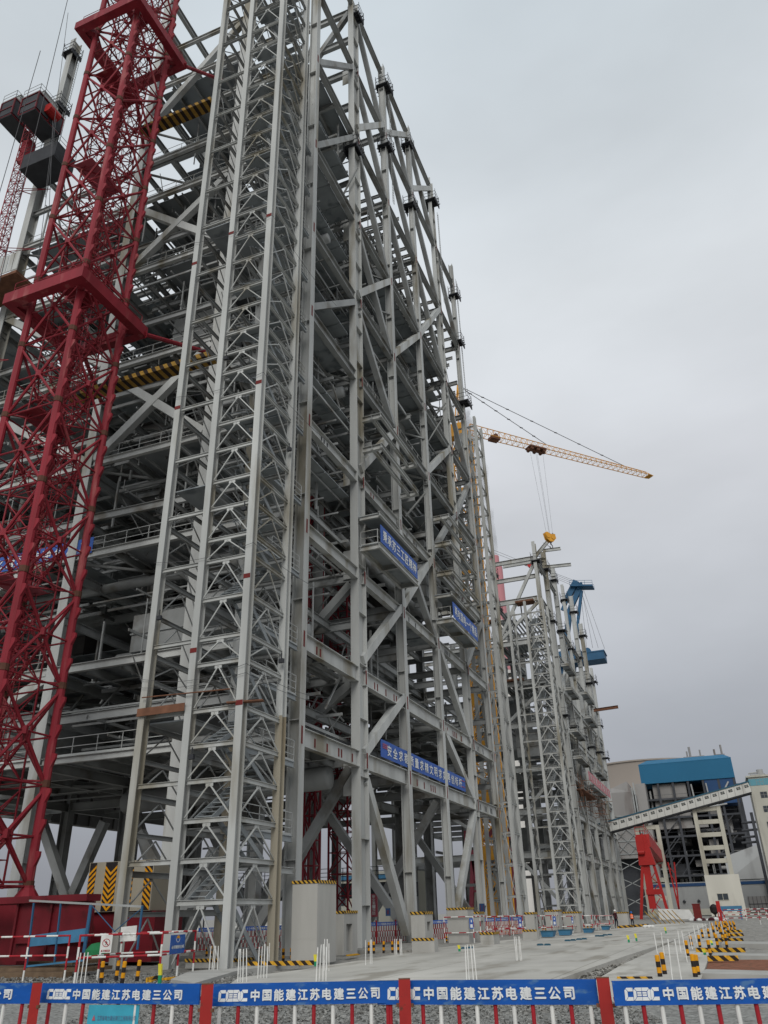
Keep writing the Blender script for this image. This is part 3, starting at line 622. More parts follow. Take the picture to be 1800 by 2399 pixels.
for z in M2:
    for j in range(6):
        if z > 50 and j > 1: continue
        if z > 38 and rs.random() < .2: continue
        mb = MB(); mb.ibeam((-20, Y2[j]+.4, z), (-20, Y2[j+1]-.4, z), .4, .85, .04, .03); mb.build('beam', STEEL if z < 35 else STEEL2, F2)
    for i in range(3):
        if z > 50: continue
        mb = MB(); mb.ibeam((X2[i+1]+.4, 120.8, z), (X2[i]-.4, 120.8, z), .4, .85, .04, .03); mb.build('beam', STEEL, F2)
for (x0, x1, y, z) in ((-27.5, -20, 121, 54.2), (-27.5, -20, 121, 51), (-27.5, -20, 130, 57.5)):
    mb = MB(); mb.ibeam((x0, y, z), (x1, y, z), .4, .7); mb.build('beam', STEEL, F2)
mb = MB()                                                            # loose beam ends reaching out into the air at the top

for a, b in (((-20, 121.2, 54.5), (-16.4, 121.2, 58)), ((-20, 130, 56), (-15.5, 131, 56.1)), ((-20, 130, 59.2), (-17, 131.5, 59.7))): mb = MB(); mb.ibeam(a, b, .35, .55); mb.build('outrigger', STEEL, F2)
mb = MB(); mb.bar((-27.3, 121, 41), (-20.2, 121, 53.5), .4, .5); mb.build('brace', STEEL, F2)
for (a, b) in (((-27.5, 121, 20.4), (-36, 121, 27)), ((-27.2, 121, 13.5), (-20.3, 121, 20)), ((-27.5, 121, 34), (-37.6, 121, 40)), ((-37.6, 121, 14.6), (-28, 121, 8.8)), ((-27.5, 121, 40.5), (-20.3, 121, 46.5)), ((-27.5, 121, 27.4), (-20.3, 121, 33)), ((-27.5, 121, 8.4), (-20.3, 121, .5)), ((-37.7, 121, 27), (-28, 121, 33)),
               ((-20, 130.5, 8), (-20, 138.6, .5)), ((-20, 139.4, 14), (-20, 148.6, 8.8)), ((-20, 149.4, 8.6), (-20, 159.6, .4)), ((-20, 160.4, 20), (-20, 169.6, 14.6)), ((-20, 160.4, 14), (-20, 169.6, 1)), ((-20, 130.4, 20), (-20, 138.6, 14.6)), ((-20, 121.4, 33), (-20, 129.6, 27.4)), ((-20, 130.4, 33), (-20, 138.6, 40)), ((-20, 149.4, 27), (-20, 159.6, 20.5)), ((-20, 139.4, 47), (-20, 148.6, 40.2))):
    mb = MB(); mb.bar(a, b, .4, .45); mb.build('brace', STEEL, F2)
mb = MB()
for z in M2[:7]:
    for j, y in enumerate(Y2[1:6]):
        for i in range(3):
            if rs.random() < .7: mb.ibeam((X2[i+1], y, z), (X2[i], y, z), .35, .7)
    for x in X2[1:]:
        for j in range(4):
            if rs.random() < .75: mb.ibeam((x, Y2[j], z-.05), (x, Y2[j+1], z-.05), .35, .7)
for _ in range(160):
    x = rs.uniform(-49, -21); y = rs.uniform(122, 176); z = rs.uniform(5, 44)
    k = rs.random()
    if k < .4: mb.bar((x, y, z), (x, y, z+rs.uniform(3, 8)), .18, .18)
    elif k < .7: mb.bar((x, y, z), (min(-20.5, x+rs.uniform(4, 9)), y, z), .2, .4)
    else: mb.bar((x, y, z), (x, min(177, y+rs.uniform(4, 12)), z), .2, .4)
for z in (33.5, 40, 44):
    for k in range(12): mb.ibeam((-27.5+k*.62, 121, z-.1), (-27.5+k*.62, 130, z-.1), .15, .3)
mb.build('inner_beams', STEEL2, F2)['kind'] = 'stuff'
for (x0, y0, x1, y1, z) in ((-27, 121.5, -20.6, 129.5, 21), (-37, 121.5, -28, 129.5, 27.4), (-27, 121.5, -20.6, 129.5, 34), (-27, 131, -20.6, 138, 15), (-37, 131, -28, 148, 21), (-37, 122, -28, 129, 14.9), (-27, 140, -20.6, 148, 27.4), (-27, 150, -20.6, 159, 21), (-49, 122, -38.5, 138, 20.9), (-27, 121.5, -20.6, 129, 9.2), (-37, 131, -28, 148, 34), (-27, 121.5, -23, 128, 40.4)):
    mb = MB(); mb.box(x0, y0, z, x1, y1, z+.08); mb.build('floor_deck', DECK, F2)
for (x, y, z, sx, sy, sz) in ((-33, 140, 30, 8, 9, 8), (-24, 150, 24, 5, 9, 5), (-44, 140, 24, 8, 14, 12), (-33, 150, 12, 8, 8, 5), (-24, 125, 24.5, 5, 6, 4), (-33, 134, 40, 6, 6, 5), (-23.5, 166, 11, 5, 9, 5)):
    m1 = MB(); m1.box(x-sx/2, y-sy/2, z-sz/2, x+sx/2, y+sy/2, z+sz/2)
    for k in range(1, int(sz/1.5)): m1.box(x-sx/2-.1, y-sy/2-.1, z-sz/2+k*1.5, x+sx/2+.1, y+sy/2+.1, z-sz/2+k*1.5+.12)
    m1.build('duct', STEEL2, F2)
def balcony2(y0, y1, z, x1=-18.3):
    mb = MB(); mb.box(-19.6, y0, z-.02, x1, y1, z+.04); mb.build('balcony_deck', DECK, F2)
    mb = MB(); mb.ibeam((x1, y0, z-.15), (x1, y1, z-.15), .2, .36)
    for y in (y0+.1, (y0+y1)/2, y1-.1): mb.ibeam((-19.6, y, z-.18), (x1, y, z-.18), .2, .3)
    railing(mb, (x1-.1, y0, z), (x1-.1, y1, z)); railing(mb, (-19.6, y0, z), (x1-.1, y0, z)); mb.build('balcony_frame', STEEL, F2)
for a in ((131, 138.6, 38.5), (131, 138.6, 34.4), (150, 160, 38), (150, 160, 33.5), (131, 140, 27.6), (131, 141, 23.4), (151, 163, 24), (142, 158, 20.3)): balcony2(*a)
mb = MB()                                                            # rusty temporary staging under the red banner
for _ in range(90):
    y = rs.uniform(128, 160); z = rs.uniform(15.5, 19.5); k = rs.random()
    p = Vector((rs.uniform(-21, -18.3), y, z))
    mb.tube(p, p+Vector(((0, 0, 1.8), (0, rs.uniform(2, 6), 0), (rs.uniform(1, 2), 0, 0))[int(k*3)]), .05, 4)
mb.box(-20.8, 131, 18.4, -18.6, 146, 18.5); mb.bar((-20, 160, 20.4), (-19.2, 176, 12.5), .06, .06); mb.build('staging', RUST, F2)
mb = MB(); mb.ibeam((-19.6, 168, 38.4), (-14.6, 168, 38.6), .4, .6); mb.build('projecting_beam', RUST, F2)
mb = MB()
for x, y, z in ((-24, 121, 46.5), (-30, 121, 44), (-27, 121, 33.8)): mb.box(x, y-1, z, x+3, y+1, z+.3)
mb.build('scaffold_cage', RUST, F2)
# ================================================================ lattice cranes
def lattice(mb, x0, y0, x1, y1, z0, z1, r, style=0):
    """bracing of one mast bay on its four faces"""
    P = [(x1, y0), (x1, y1), (x0, y1), (x0, y0)]
    for i in range(4):
        a, b = P[i], P[(i+1) % 4]; c = ((a[0]+b[0])/2, (a[1]+b[1])/2); zm = (z0+z1)/2
        mb.tube((*a, z0), (*b, z1), r, 6); mb.tube((*b, z0), (*a, z1), r*.98, 6)
        if style == 0:
            mb.tube((*a, zm), (*b, zm), r*.62, 5); mb.tube((*a, z0), (*b, z0), r*.6, 5)
            mb.tube((c[0], c[1], zm-.2), (c[0], c[1], zm+.2), r*2.1, 6)
            d = P[(i+2) % 4]; e = P[(i+3) % 4]; f = ((e[0]+a[0])/2, (e[1]+a[1])/2)
            mb.tube((*c, zm), (*f, zm), r*.5, 5)
        else: mb.tube((*a, z0), (*b, z0), r*.8, 5)
RC = thing('tower_crane', (-33.1, 30, 2.6), 'huge red lattice tower crane mast with two wide collars at the left', 'tower crane')
x1, y0, wd = -31.11, 28., 3.98; x0, y1 = x1-wd, y0+wd
nodes = [1.65+(q-1.65)*1.12 for q in (3.0, 7.1, 11.55, 16.2, 21., 25.8, 30.55, 35.45, 40.6, 45.4, 50.1, 54.8, 59.9, 64.7, 69.5)]
for k in range(len(nodes)-1):
    za, zb = nodes[k], nodes[k+1]; mb = MB()
    lattice(mb, x0, y0, x1, y1, za+.1, zb-.1, .092)
    q_ = wd*.2; lattice(mb, x0+q_, y0+q_, x1-q_, y1-q_, za+.2, (za+zb)/2, .04); lattice(mb, x0+q_, y0+q_, x1-q_, y1-q_, (za+zb)/2, zb-.2, .04)
    for a_ in (x0+q_, x1-q_):
        for b_ in (y0+q_, y1-q_): mb.tube((a_, b_, za), (a_, b_, zb), .06, 5)
    mb.tube((x0, y0, za+.3), (x1, y1, za+.3), .06, 5); mb.tube((x1, y0, za+.3), (x0, y1, za+.3), .06, 5)
    sct = mb.build('mast_section', CRED, RC, ((x0+x1)/2, (y0+y1)/2, za))
    for px_, py_ in ((x0, y0), (x1, y0), (x1, y1), (x0, y1)):
        mb = MB(); mb.tube((px_, py_, za), (px_, py_, zb), .225, 10); 
        mb.tube((px_, py_, za), (px_, py_, za+.34), .255, 10, 1)
        if (px_, py_) != (x0, y0):
            for q in range(3):                                       # climbing cleats
                z = za+.9+q*1.45; sx = 1 if px_ == x1 else -1
                mb.hexa([(px_+.18, py_-.1, z), (px_+.42, py_-.06, z+.5), (px_+.42, py_+.06, z+.5), (px_+.18, py_+.1, z), (px_+.15, py_-.1, z+.75), (px_+.42, py_-.06, z+.72), (px_+.42, py_+.06, z+.72), (px_+.15, py_+.1, z+.75)])
        mb.build('leg', [CRED, BROWN], sct)
    mb = MB()                                                        # ladder and rest platform inside the mast
    mb.tube((x0+1.1, y1-.5, za), (x0+1.1, y1-.5, zb), .03, 4); mb.tube((x0+1.5, y1-.5, za), (x0+1.5, y1-.5, zb), .03, 4)
    for q in range(10): mb.tube((x0+1.1, y1-.5, za+q*.48), (x0+1.5, y1-.5, za+q*.48), .02, 4)
    if k % 2: mb.box(x0+.3, y0+.4, za+.5, x0+2, y1-.3, za+.55)
    mb.build('ladder', CREDD if k % 3 == 0 else CRED, sct)
for zc in (37.5, 66.7):                                              # tie-in collars
    o_ = .9; mb = MB(); h = .84
    for (a, b) in (((x0-o_, y0-o_, zc), (x1+o_, y0-o_, zc)), ((x1+o_, y0-o_, zc), (x1+o_, y1+o_, zc)), ((x1+o_, y1+o_, zc), (x0-o_, y1+o_, zc)), ((x0-o_, y1+o_, zc), (x0-o_, y0-o_, zc))):
        d = (Vector(b)-Vector(a)).normalized()*.3; mb.bar(Vector(a)-d, Vector(b)+d, .6+jit(), h+jit())
    for px_, py_ in ((x0, y0), (x1, y0), (x1, y1), (x0, y1)):
        sx = -1 if px_ == x0 else 1; sy = -1 if py_ == y0 else 1
        mb.bar((px_, py_, zc), (px_+sx*o_, py_+sy*o_, zc), .4, .6)
    c = mb.build('collar', CRED, RC)
    mb = MB(); railing(mb, (x0-.8, y0-o_, zc+.5), (x1+.8, y0-o_, zc+.38), .9); railing(mb, (x1+o_, y0-.8, zc+.38), (x1+o_, y1+.8, zc+.38), .9)
    mb.build('railing', CRED, c)
for (a, b) in (((x1+1.2, y1+1, 37.2), onY(499, 829, 38.2)), ((x1+1.2, y1+1, 66.4), onY(520, 188, 38.2)), ((x0, y1+.9, 37.2), (-37.8, 38.2, 37.)), ((x0, y1+.9, 66.4), (-38, 38.2, 66))):
    mb = MB(); mb.tube(a, b, .16, 8); mb.tube(a, Vector(a).lerp(Vector(b), .04), .26, 8, 0, .12); mb.build('tie_rod', CRED, RC)
# foundation frame
mb = MB(); mb.box(-42, 26.6, 2.4, -22.9, 27.4, 2.64); mb.box(-42, 27.4, 2.4, -29.5, 33.2, 2.62); mb.box(-26.4, 26.85, 1.0, -22.95, 27.2, 2.39); mb.box(-42, 28.4, .2, -27.6, 29, 2.39); mb.box(-42, 31.6, .2, -27.6, 32.4, 2.39)
for x in (-24.7, -26.4): mb.box(x-.05, 26.75, .6, x+.05, 26.84, 2.39)
mb.box(-26.4, 27.0, .4, -23, 27.3, .99)
mb.build('base_frame', DRED, RC)
for px_, py_ in ((x0, y0), (x1, y0), (x1, y1), (x0, y1)):
    mb = MB(); mb.rev([(.66, 2.63), (.58, 2.8), (.3, 3.2), (.3, 3.3)], (px_, py_, 0), 10); mb.build('foot', CRED, RC)
mb = MB(); mb.box(-42, 26.7, .06, -22.6, 28.2, .18); mb.box(-42, 31, .06, -27, 33, .18); mb.box(-36, 26, -.15, -23, 26.5, .08); mb.build('timber_mat', BROWNW, RC)
# striped walkway beams between crane and frame
for wa, wb in (((165, 935), (500, 838)), ((336, 309), (500, 242))):
    wa, wb = onY(*wa, 33.3), onY(*wb, 33.3); z = (wa.z+wb.z)/2; mb = MB(); mb.bar((wa.x, 33.3, z), (wb.x, 33.3, z), .95, .36)
    o = mb.build('striped_walkway', STRW); tag(o, 'yellow and black striped walkway beam, ' + ('lower of the two' if z < 45 else 'upper of the two') + ', from red crane to frame', 'walkway')
# ballast block with chevrons behind the stair tower
def chevrons(mb, x0, x1, y, z0, z1, half):
    """diagonal bars on a face looking towards -Y; half: -1 rising left, 1 rising right, 0 a V"""
    p = .26; n = int((z1-z0)/p)+2; xm = (x0+x1)/2; h = p*.5
    for k in range(-2, n):
        z = z0+k*p
        segs = ((x0, xm, 1), (xm, x1, -1)) if half == 0 else ((x0, x1, -half),)
        for a, b, s in segs:
            rise = (b-a)*.9
            za, zb = (z+rise, z) if s > 0 else (z, z+rise)
            q = [za, zb, zb+h, za+h]
            if min(q) < z0 or max(q) > z1: continue
            mb.poly([(a, y, za), (b, y, zb), (b, y, zb+h), (a, y, za+h)], .012, 0, (0, -1, 0))
bx0, bx1, by = -29.35, -25.5, 34.
BL = thing('ballast_block', (-27.4, 35, 0), 'beige ballast block with yellow and black chevrons behind the stair tower', 'ballast block')
mb = MB(); mb.box(bx0, by, 2.1, bx1, by+2.2, 4.3); mb.build('block', TANS, BL)
mb = MB(); 
for a, b, hf in ((bx0+.05, bx0+.45, 1), (bx0+1.0, bx0+1.7, 0), (bx0+2.3, bx0+2.7, 1), (bx1-.5, bx1-.05, -1)):
    m1 = MB(); m1.box(a, by-.012, 2.12, b, by-.004, 4.28); pn = m1.build('stripe_panel', BLK, BL)
    m2 = MB(); chevrons(m2, a, b, by-.02, 2.12, 4.28, hf); m2.build('stripes', YEL, pn)
mb = MB(); mb.box(bx0-.2, by+.2, .0, bx1+.2, by+2.4, 2.09); mb.build('plinth', DRED, BL)
# blue guard frame in front of the crane base
GF = thing('guard_frame', (-24, 26.2, 0), 'blue steel guard frame with grey top rail before the red crane base', 'guard frame')
def at(u, v, y=26.2): return onY(u, v, y)
for (u0, v0, u1, v1, w_) in ((80, 2115, 62, 2268, .06), (214, 2118, 197, 2232, .12), (143, 2117, 128, 2255, .05), (334, 2122, 322, 2225, .06)): mb = MB(); mb.bar(at(u0, v0), at(u1, v1), w_, .06); mb.build('post', BLUEC, GF)
mb = MB(); mb.hexa([at(70, 2192), at(205, 2174), at(202, 2205), at(66, 2218)] + [at(u, v, 26.28) for u, v in ((70, 2192), (205, 2174), (202, 2205), (66, 2218))]); mb.bar(at(62, 2264), at(196, 2250), .05, .06); mb.build('panel', BINB, GF)
mb = MB(); mb.bar(at(70, 2110), at(335, 2124), .06, .07); mb.build('top_rail', STEEL2, GF)
for a, b in ((at(216, 2122), at(272, 2186)), (at(330, 2130), at(262, 2188))): mb = MB(); mb.tube(a, b, .018, 5); mb.build('cross_tie', BLUEC, GF)
mb = MB(); mb.poly([at(u, v, 26.6) for u, v in ((284, 2172), (321, 2168), (318, 2204), (281, 2206))], .02, 0, (0, -1, 0)); tag(mb.build('notice_board', WHITE), 'plain white board leaning by the stair tower foot behind the barrier', 'board')
mb = MB(); mb.rev([(.45, 0), (.42, .2), (.25, .38), (.05, .42)], onY(228, 2240, 25.6), 10); tag(mb.build('tarpaulin_heap', GREEN), 'small green tarpaulin heap behind the red and white barrier', 'heap')
# slim lattice mast function for hoists and farther cranes
def slim_mast(name, x, y, wd, z0, z1, bay, r, m, parent):
    mb = MB(); h = wd/2
    for a in (-h, h):
        for b in (-h, h): mb.tube((x+a, y+b, z0), (x+a, y+b, z1), r, 5)
    n = int((z1-z0)/bay)
    for k in range(n):
        za, zb = z0+(z1-z0)*k/n, z0+(z1-z0)*(k+1)/n
        for q, (a, b) in enumerate((((x-h, y-h), (x+h, y-h)), ((x+h, y-h), (x+h, y+h)), ((x+h, y+h), (x-h, y+h)), ((x-h, y+h), (x-h, y-h)))):
            p, s = (a, b) if (k+q) % 2 else (b, a)
            mb.tube((*p, za), (*s, zb), r*.6, 4); mb.tube((*p, za), (*s, za), r*.55, 4)
    return mb.build(name, m, parent)
HO = thing('construction_hoist', (-52.5, 37, 0), 'red construction hoist mast with twin cages at the upper left', 'hoist')
slim_mast('mast', -52.5, 37., .9, 0, 77, .75, .05, CRED, HO)
for k, (cx, cy) in enumerate(((onY(42, 282, 36.5).x, 36.5), (onY(98, 272, 36.4).x, 36.4))):
    mb = MB(); zc = (75.6, 74.)[k]; a, b, c = (.9, 1.5, 2.5) if k == 0 else (1.1, 1.7, 2.6)
    mb.box(cx-a, cy-b, zc, cx+a, cy+b, zc+.12, 0)
    for sx in (-a, a):
        for sy in (-b, 0, b): mb.box(cx+sx-.06, cy+sy-.06, zc+.12, cx+sx+.06, cy+sy+.06, zc+c, 0)
    mb.box(cx-a, cy-b, zc+c, cx+a, cy+b, zc+c+.1, 0); mb.box(cx-a-.05, cy-b-.05, zc+1.2, cx+a+.05, cy-b, zc+1.3, 0)
    cg = mb.build('cage', [DRED], HO)
    m1 = MB(); m1.box(cx-a+.03, cy-b+.03, zc-.12, cx+a-.03, cy+b-.03, zc-.005); m1.box(cx-a+.05, cy-b+.05, zc+.15, cx-a+.09, cy+b-.05, zc+c-.1); m1.build('floor_plate', DARK, cg)
    m1 = MB(); m1.box(cx+a-.03, cy-b+.1, zc+.3, cx+a+.02, cy+b-.1, zc+2.3); m1.box(cx-a+.1, cy-b+.02, zc+.3, cx+a-.1, cy-b+.06, zc+2.4); m1.build('mesh_panel', INNER, cg)
    m1 = MB(); m1.box(cx-.7, cy-.9, zc+c+.1, cx+.7, cy+.9, zc+c+1.3); m1.box(cx-.75, cy-.95, zc+c+1.3, cx+.75, cy+.95, zc+c+1.4); m1.build('motor_box', STEEL2, cg)
    m1 = MB(); railing(m1, (cx-a, cy-b, zc+c+.1), (cx+a, cy-b, zc+c+.1), 1.1); railing(m1, (cx+a, cy-b, zc+c+.1), (cx+a, cy+b, zc+c+.1), 1.1); m1.build('railing', STEEL2, cg)
    if k: m1 = MB(); m1.tube((cx+a+.35, cy-.7, zc+1.2), (cx+a+.35, cy+.7, zc+1.2), .55, 12); m1.build('cable_drum', GRED, cg)
mb = MB(); mb.box(-53.0, 36.7, 70, -52., 37.6, 73.1); mb.build('drive_unit', CRED, HO)
for z in (45, 58, 66):
    mb = MB(); mb.tube((-52.2, 37, z), (-51.2, 38.1, z), .05, 5); mb.tube((-52.2, 37.2, z+.4), (-49, 38.1, z-.2), .04, 5); mb.tube((-49, 38.1, z-.2), (-51.2, 36.5, z-1.2), .04, 5); mb.build('wall_tie', CRED, HO)
mb = MB(); mb.box(-50.6, 35.6, 66.6, -46.4, 38, 68.4); mb.box(-50.6, 35.5, 66.4, -46.4, 38.05, 66.55); railing(mb, (-50.6, 35.6, 68.4), (-46.4, 35.6, 68.4)); railing(mb, (-46.4, 35.6, 68.4), (-46.4, 38, 68.4)); mb.build('landing_platform', DARK, FR)
mb = MB(); mb.box(-56, 35.2, 51.5, -47, 38, 51.8); mb.build('landing_platform', RUST, FR)
mb = MB(); 
for k in range(14): mb.box(-56+k*.65, 35.15, 51.9, -55.45+k*.65, 35.2, 54)
railing(mb, (-56, 35.2, 51.9), (-47, 35.2, 51.9), 2.3); mb.build('gate_row', STEEL, FR)
for k, (a, b) in enumerate((((-49, 35, 90), (-45.5, 35, 60)), ((-47, 35, 71), (-43.5, 35, 52)), ((-46.6, 35, 71), (-43.1, 35, 40)), ((-37.8, 26.3, 87), (-35.9, 26.3, 22)), ((-38.7, 26.2, 64), (-38.7, 26.2, 5.4)))):
    mb = MB(); mb.tube(a, b, .025, 4); tag(mb.build('hanging_rope', CABLE), ('highest thin rope beside the hoist column head', 'slanting thin rope beside the landing platform', 'long slanting rope reaching below the landing platform', 'plumb rope hanging past the upper collar of the red crane', 'plumb rope hanging under the lower collar of the red crane')[k], 'rope')
# yellow tower crane beyond the tall frame
YC = thing('tower_crane', (-25.9, 101.4, 0), 'yellow tower crane with long jib rising between the two steel frames', 'tower crane')
for k in range(11):
    za, zb = 6.2*k, 6.2*(k+1); mb = MB(); X, Y, h = -25.9, 101.4, 1.3
    for a in (-h, h):
        for b in (-h, h): mb.tube((X+a, Y+b, za), (X+a, Y+b, zb), .15, 6)
    for q in range(2): lattice(mb, X-h, Y-h, X+h, Y+h, za+3.1*q, za+3.1*q+3.1, .08, 1)
    mb.box(X-h-.1, Y-h-.15, za+1, X+h+.1, Y-h-.06, za+2.6)
    mb.build('mast_section', CYEL, YC, (X, Y, za))
root = Vector((-25.9, 101.4, 69.4)); tip = Vector((.33, 129.3, 69.4)); jd = (tip-root).normalized(); js = Vector((jd.y, -jd.x, 0))
mb = MB(); n = 34; Lj = (tip-root).length; Z = Vector((0, 0, 1))
for k in range(n):
    a = root+jd*(1.2+(Lj-1.2)*k/n); b = root+jd*(1.2+(Lj-1.2)*(k+1)/n); t = 1.7-.9*k/n; t2 = 1.7-.9*(k+1)/n
    for s in (-.65, .65): mb.tube(a+js*s, b+js*s, .07, 5); mb.tube(a+js*s, (a+b)/2+Z*t, .035, 4); mb.tube(b+js*s, (a+b)/2+Z*t, .035, 4)
    mb.tube(a+js*.65, a-js*.65, .035, 4)
    if k < n-1: mb.tube((a+b)/2+Z*t, (a+b)/2+jd*(Lj-1.2)/n+Z*t2, .07, 5)
mb.bar(tip-jd*.6, tip+jd*.4, 1.2, .12); mb.bar(tip+Vector((0, 0, .1)), tip+Vector((0, 0, .7)), .12, .12); mb.build('jib', CYEL, YC)
apex = root+Vector((0, 0, 8.8)); mb = MB(); mb.tube(root+js*.8, apex, .1, 6); mb.tube(root-js*.8, apex, .1, 6); mb.tube(root-jd*1.2, apex, .09, 6); mb.build('tower_head', CYEL, YC)
for f, t in ((.43, 1.4), (.86, .95)):
    mb = MB(); q = root+jd*Lj*f+Z*t; mb.tube(apex, q, .055, 5)
    for k in range(1, 7): p = apex.lerp(q, k/7); mb.tube(p-jd*.25, p+jd*.25, .1, 5)
    mb.build('tie_bar', CABLE, YC)
mb = MB(); cjj = root-jd*14; mb.bar(root, cjj, 1.2, .5); mb.box(cjj.x-1, cjj.y-1, cjj.z-2.6, cjj.x+1, cjj.y+1, cjj.z+.2); mb.build('counter_jib', CYEL, YC)
mb = MB(); mb.box(root.x-1.1, root.y-2.6, root.z-2.4, root.x+1.1, root.y-1, root.z-.2); mb.build('cab', CYEL, YC)
tr = onZ(1256, 1052, 69.2); mb = MB(); mb.bar(tr-jd*1.6, tr+jd*1.6, 1.6, .25); mb.bar(tr-jd*1.7-Z*.3, tr+jd*1.7-Z*.3, .3, .5)
for s in (-1.2, 0, 1.2): mb.tube(tr+jd*s-js*.7-Z*.3, tr+jd*s+js*.7-Z*.3, .3, 8)
mb.build('trolley', RUST, YC)
q2 = root+jd*Lj*.16; mb = MB(); mb.bar(q2-jd*.8-Z*.1, q2+jd*.8-Z*.1, 1.3, .5); mb.tube(q2-js*.7+Z*.2, q2+js*.7+Z*.2, .4, 8); mb.build('winch', RUST, YC)
hkz = onY(1288, 1252, tr.y).z; hk = Vector((tr.x, tr.y, hkz)) + (onY(1288, 1252, tr.y)-Vector((tr.x, tr.y, hkz)))*1.
for s in (-1.3, -.15, .1, 1.3): mb = MB(); mb.tube(tr+jd*s, hk+jd*s*.45, .018, 4); mb.build('hoist_rope', CABLE, YC)
HK = thing('hook_block', hk-Vector((0, 0, 1.6)), 'orange hook block hanging on ropes under the yellow jib', 'hook block')
mb = MB()
for s in (-.22, .22):
    mb.poly([hk+js*s+jd*a+Z*b for a, b in ((-1., .1), (-.75, -.9), (-.2, -1.3), (.4, -1.25), (1., -.6), (.85, .15), (.2, .0), (-.6, .3))], .16, 0, js)
mb.tube(hk-jd*.5-js*.3-Z*.4, hk-jd*.5+js*.3-Z*.4, .35, 10); mb.tube(hk+jd*.4-js*.3-Z*.5, hk+jd*.4+js*.3-Z*.5, .35, 10); mb.build('sheave_cage', CYEL, HK)
mb = MB(); hb = hk-Z*1.3; mb.tube(hb, hb-Z*.4, .12, 6); mb.path([hb-Z*.4, hb-Z*.6+jd*.25, hb-Z*.95+jd*.25, hb-Z*1.1, hb-Z*.95-jd*.25, hb-Z*.75-jd*.2], .07, 6); mb.build('hook', CABLE, HK)
for q in (Vector((hb.x-.6, hb.y, 52)), Vector((hb.x-2.4, hb.y+8, 56))): mb = MB(); mb.tube(hb-Z*1.05, q, .025, 4); mb.build('sling', CABLE, HK)
# blue luffing crane behind the far frame
BC = thing('luffing_crane', (-26, 192, 0), 'blue crane with A-frame and counterweight box behind the shorter frame', 'crane')
def ab(u, v, y=192.): return onY(u, v, y)
mb = MB(); mb.bar(ab(1351, 1362), ab(1330, 1402), 1.3, 1.5); mb.bar(ab(1330, 1402), ab(1318, 1430), .9, .8); mb.bar(ab(1357, 1368), ab(1362, 1380), 1.6, 1.6); mb.bar(ab(1358, 1380), ab(1336, 1428), 1.0, 1.2); mb.bar(ab(1363, 1384), ab(1355, 1450), .7, .7); mb.bar(ab(1350, 1378), ab(1349, 1405), .6, .6); mb.bar(ab(1336, 1428), ab(1315, 1600), 1.4, 1.2); mb.bar(ab(1355, 1450), ab(1345, 1600), .6, .6); mb.build('a_frame', BLUEC, BC)
mb = MB(); p = ab(1362, 1374); mb.hexa([p+Vector(q) for q in ((-2.6, -1.6, 0), (3., -1.6, -.9), (3., 1.6, -.9), (-2.6, 1.6, 0), (-2.6, -1.6, .3), (3., -1.6, -.6), (3., 1.6, -.6), (-2.6, 1.6, .3))]); railing(mb, p+Vector((-2.6, -1.6, .3)), p+Vector((3, -1.6, -.6)), 1.2, .05); railing(mb, p+Vector((-2.6, 1.6, .3)), p+Vector((3, 1.6, -.6)), 1.2, .05); mb.build('head_platform', BLUEC, BC)
mb = MB(); p = ab(1395, 1540); mb.box(p.x-10, p.y-2.5, p.z-1.2, p.x+2.4, p.y+2.5, p.z+.6); mb.box(p.x-10, p.y-2.6, p.z+.6, p.x+2.6, p.y+2.6, p.z+.9)
for k in range(4): mb.tube((p.x-8+k*2.2, p.y-2, p.z+1.3), (p.x-8+k*2.2, p.y+2, p.z+1.3), .8, 10)
mb.build('counterweight', BLUEC, BC)
for (u0, v0, u1, v1) in ((1367, 1380, 1417, 1520), (1364, 1390, 1402, 1518), (1362, 1396, 1375, 1520), (1366, 1396, 1389, 1518), (1340, 1362, 1150, 1286), (1340, 1366, 1150, 1292), (1338, 1370, 1200, 1312), (1345, 1360, 1215, 1310)): mb = MB(); mb.tube(ab(u0, v0), ab(u1, v1), .05, 4); mb.build('pendant_rope', CABLE, BC)
mb = MB(); mb.box(-30, 190, 0, -22, 195, 52); mb.build('mast', STEEL2, BC)
mb = MB(); q = ab(1232, 1318, 190)
for d in (0, 1): p = ab(1232+11*d, 1318+6*d, 190); mb.tube(p+Vector((0, -.4, 0)), p+Vector((0, .4, 0)), .75, 10)
mb.bar(ab(1226, 1314, 190), ab(1252, 1328, 190), .3, .4); tag(mb.build('pulley_block', GRED), 'small red pulley block on the ropes above the shorter frame', 'pulley block')
# dark red lattice masts seen through the tall frame, and pale red crane parts beyond
for k, (x, y, wd, z1, lb) in enumerate(((-27.5, 60, 1.6, 30, 'dark red lattice hoist mast inside the frame, seen behind the diagonal brace'), (-25.4, 50.5, .8, 34, 'thin red hoist mast inside the frame just right of the big column'))):
    T = thing('hoist_mast', (x, y, 0), lb, 'hoist mast'); slim_mast('mast', x, y, wd, 0, z1, 1.5, .09, CRED, T)
PG = thing('gantry_crane', (-34, 128, 0), 'faded pink gantry crane seen through the base of the far frame', 'gantry crane')
mb = MB(); mb.box(-37, 126, 11.4, -28.4, 127.4, 13); mb.box(-37, 126, 9.2, -28.4, 127.4, 10.2); mb.build('girder', CREDD, PG)
for x in (-36, -29.5):
    mb = MB(); mb.bar((x, 126.7, 9.3), (x-1, 126.7, 0), .6, .6); mb.bar((x, 126.7, 9.3), (x+1, 126.7, 0), .6, .6); mb.bar((x-.5, 126.7, 4.5), (x+.5, 126.7, 4.5), .3, .3); mb.build('leg', CREDD, PG)
# ================================================================ far background
def pt(u, v, y): return onY(u, v, y)
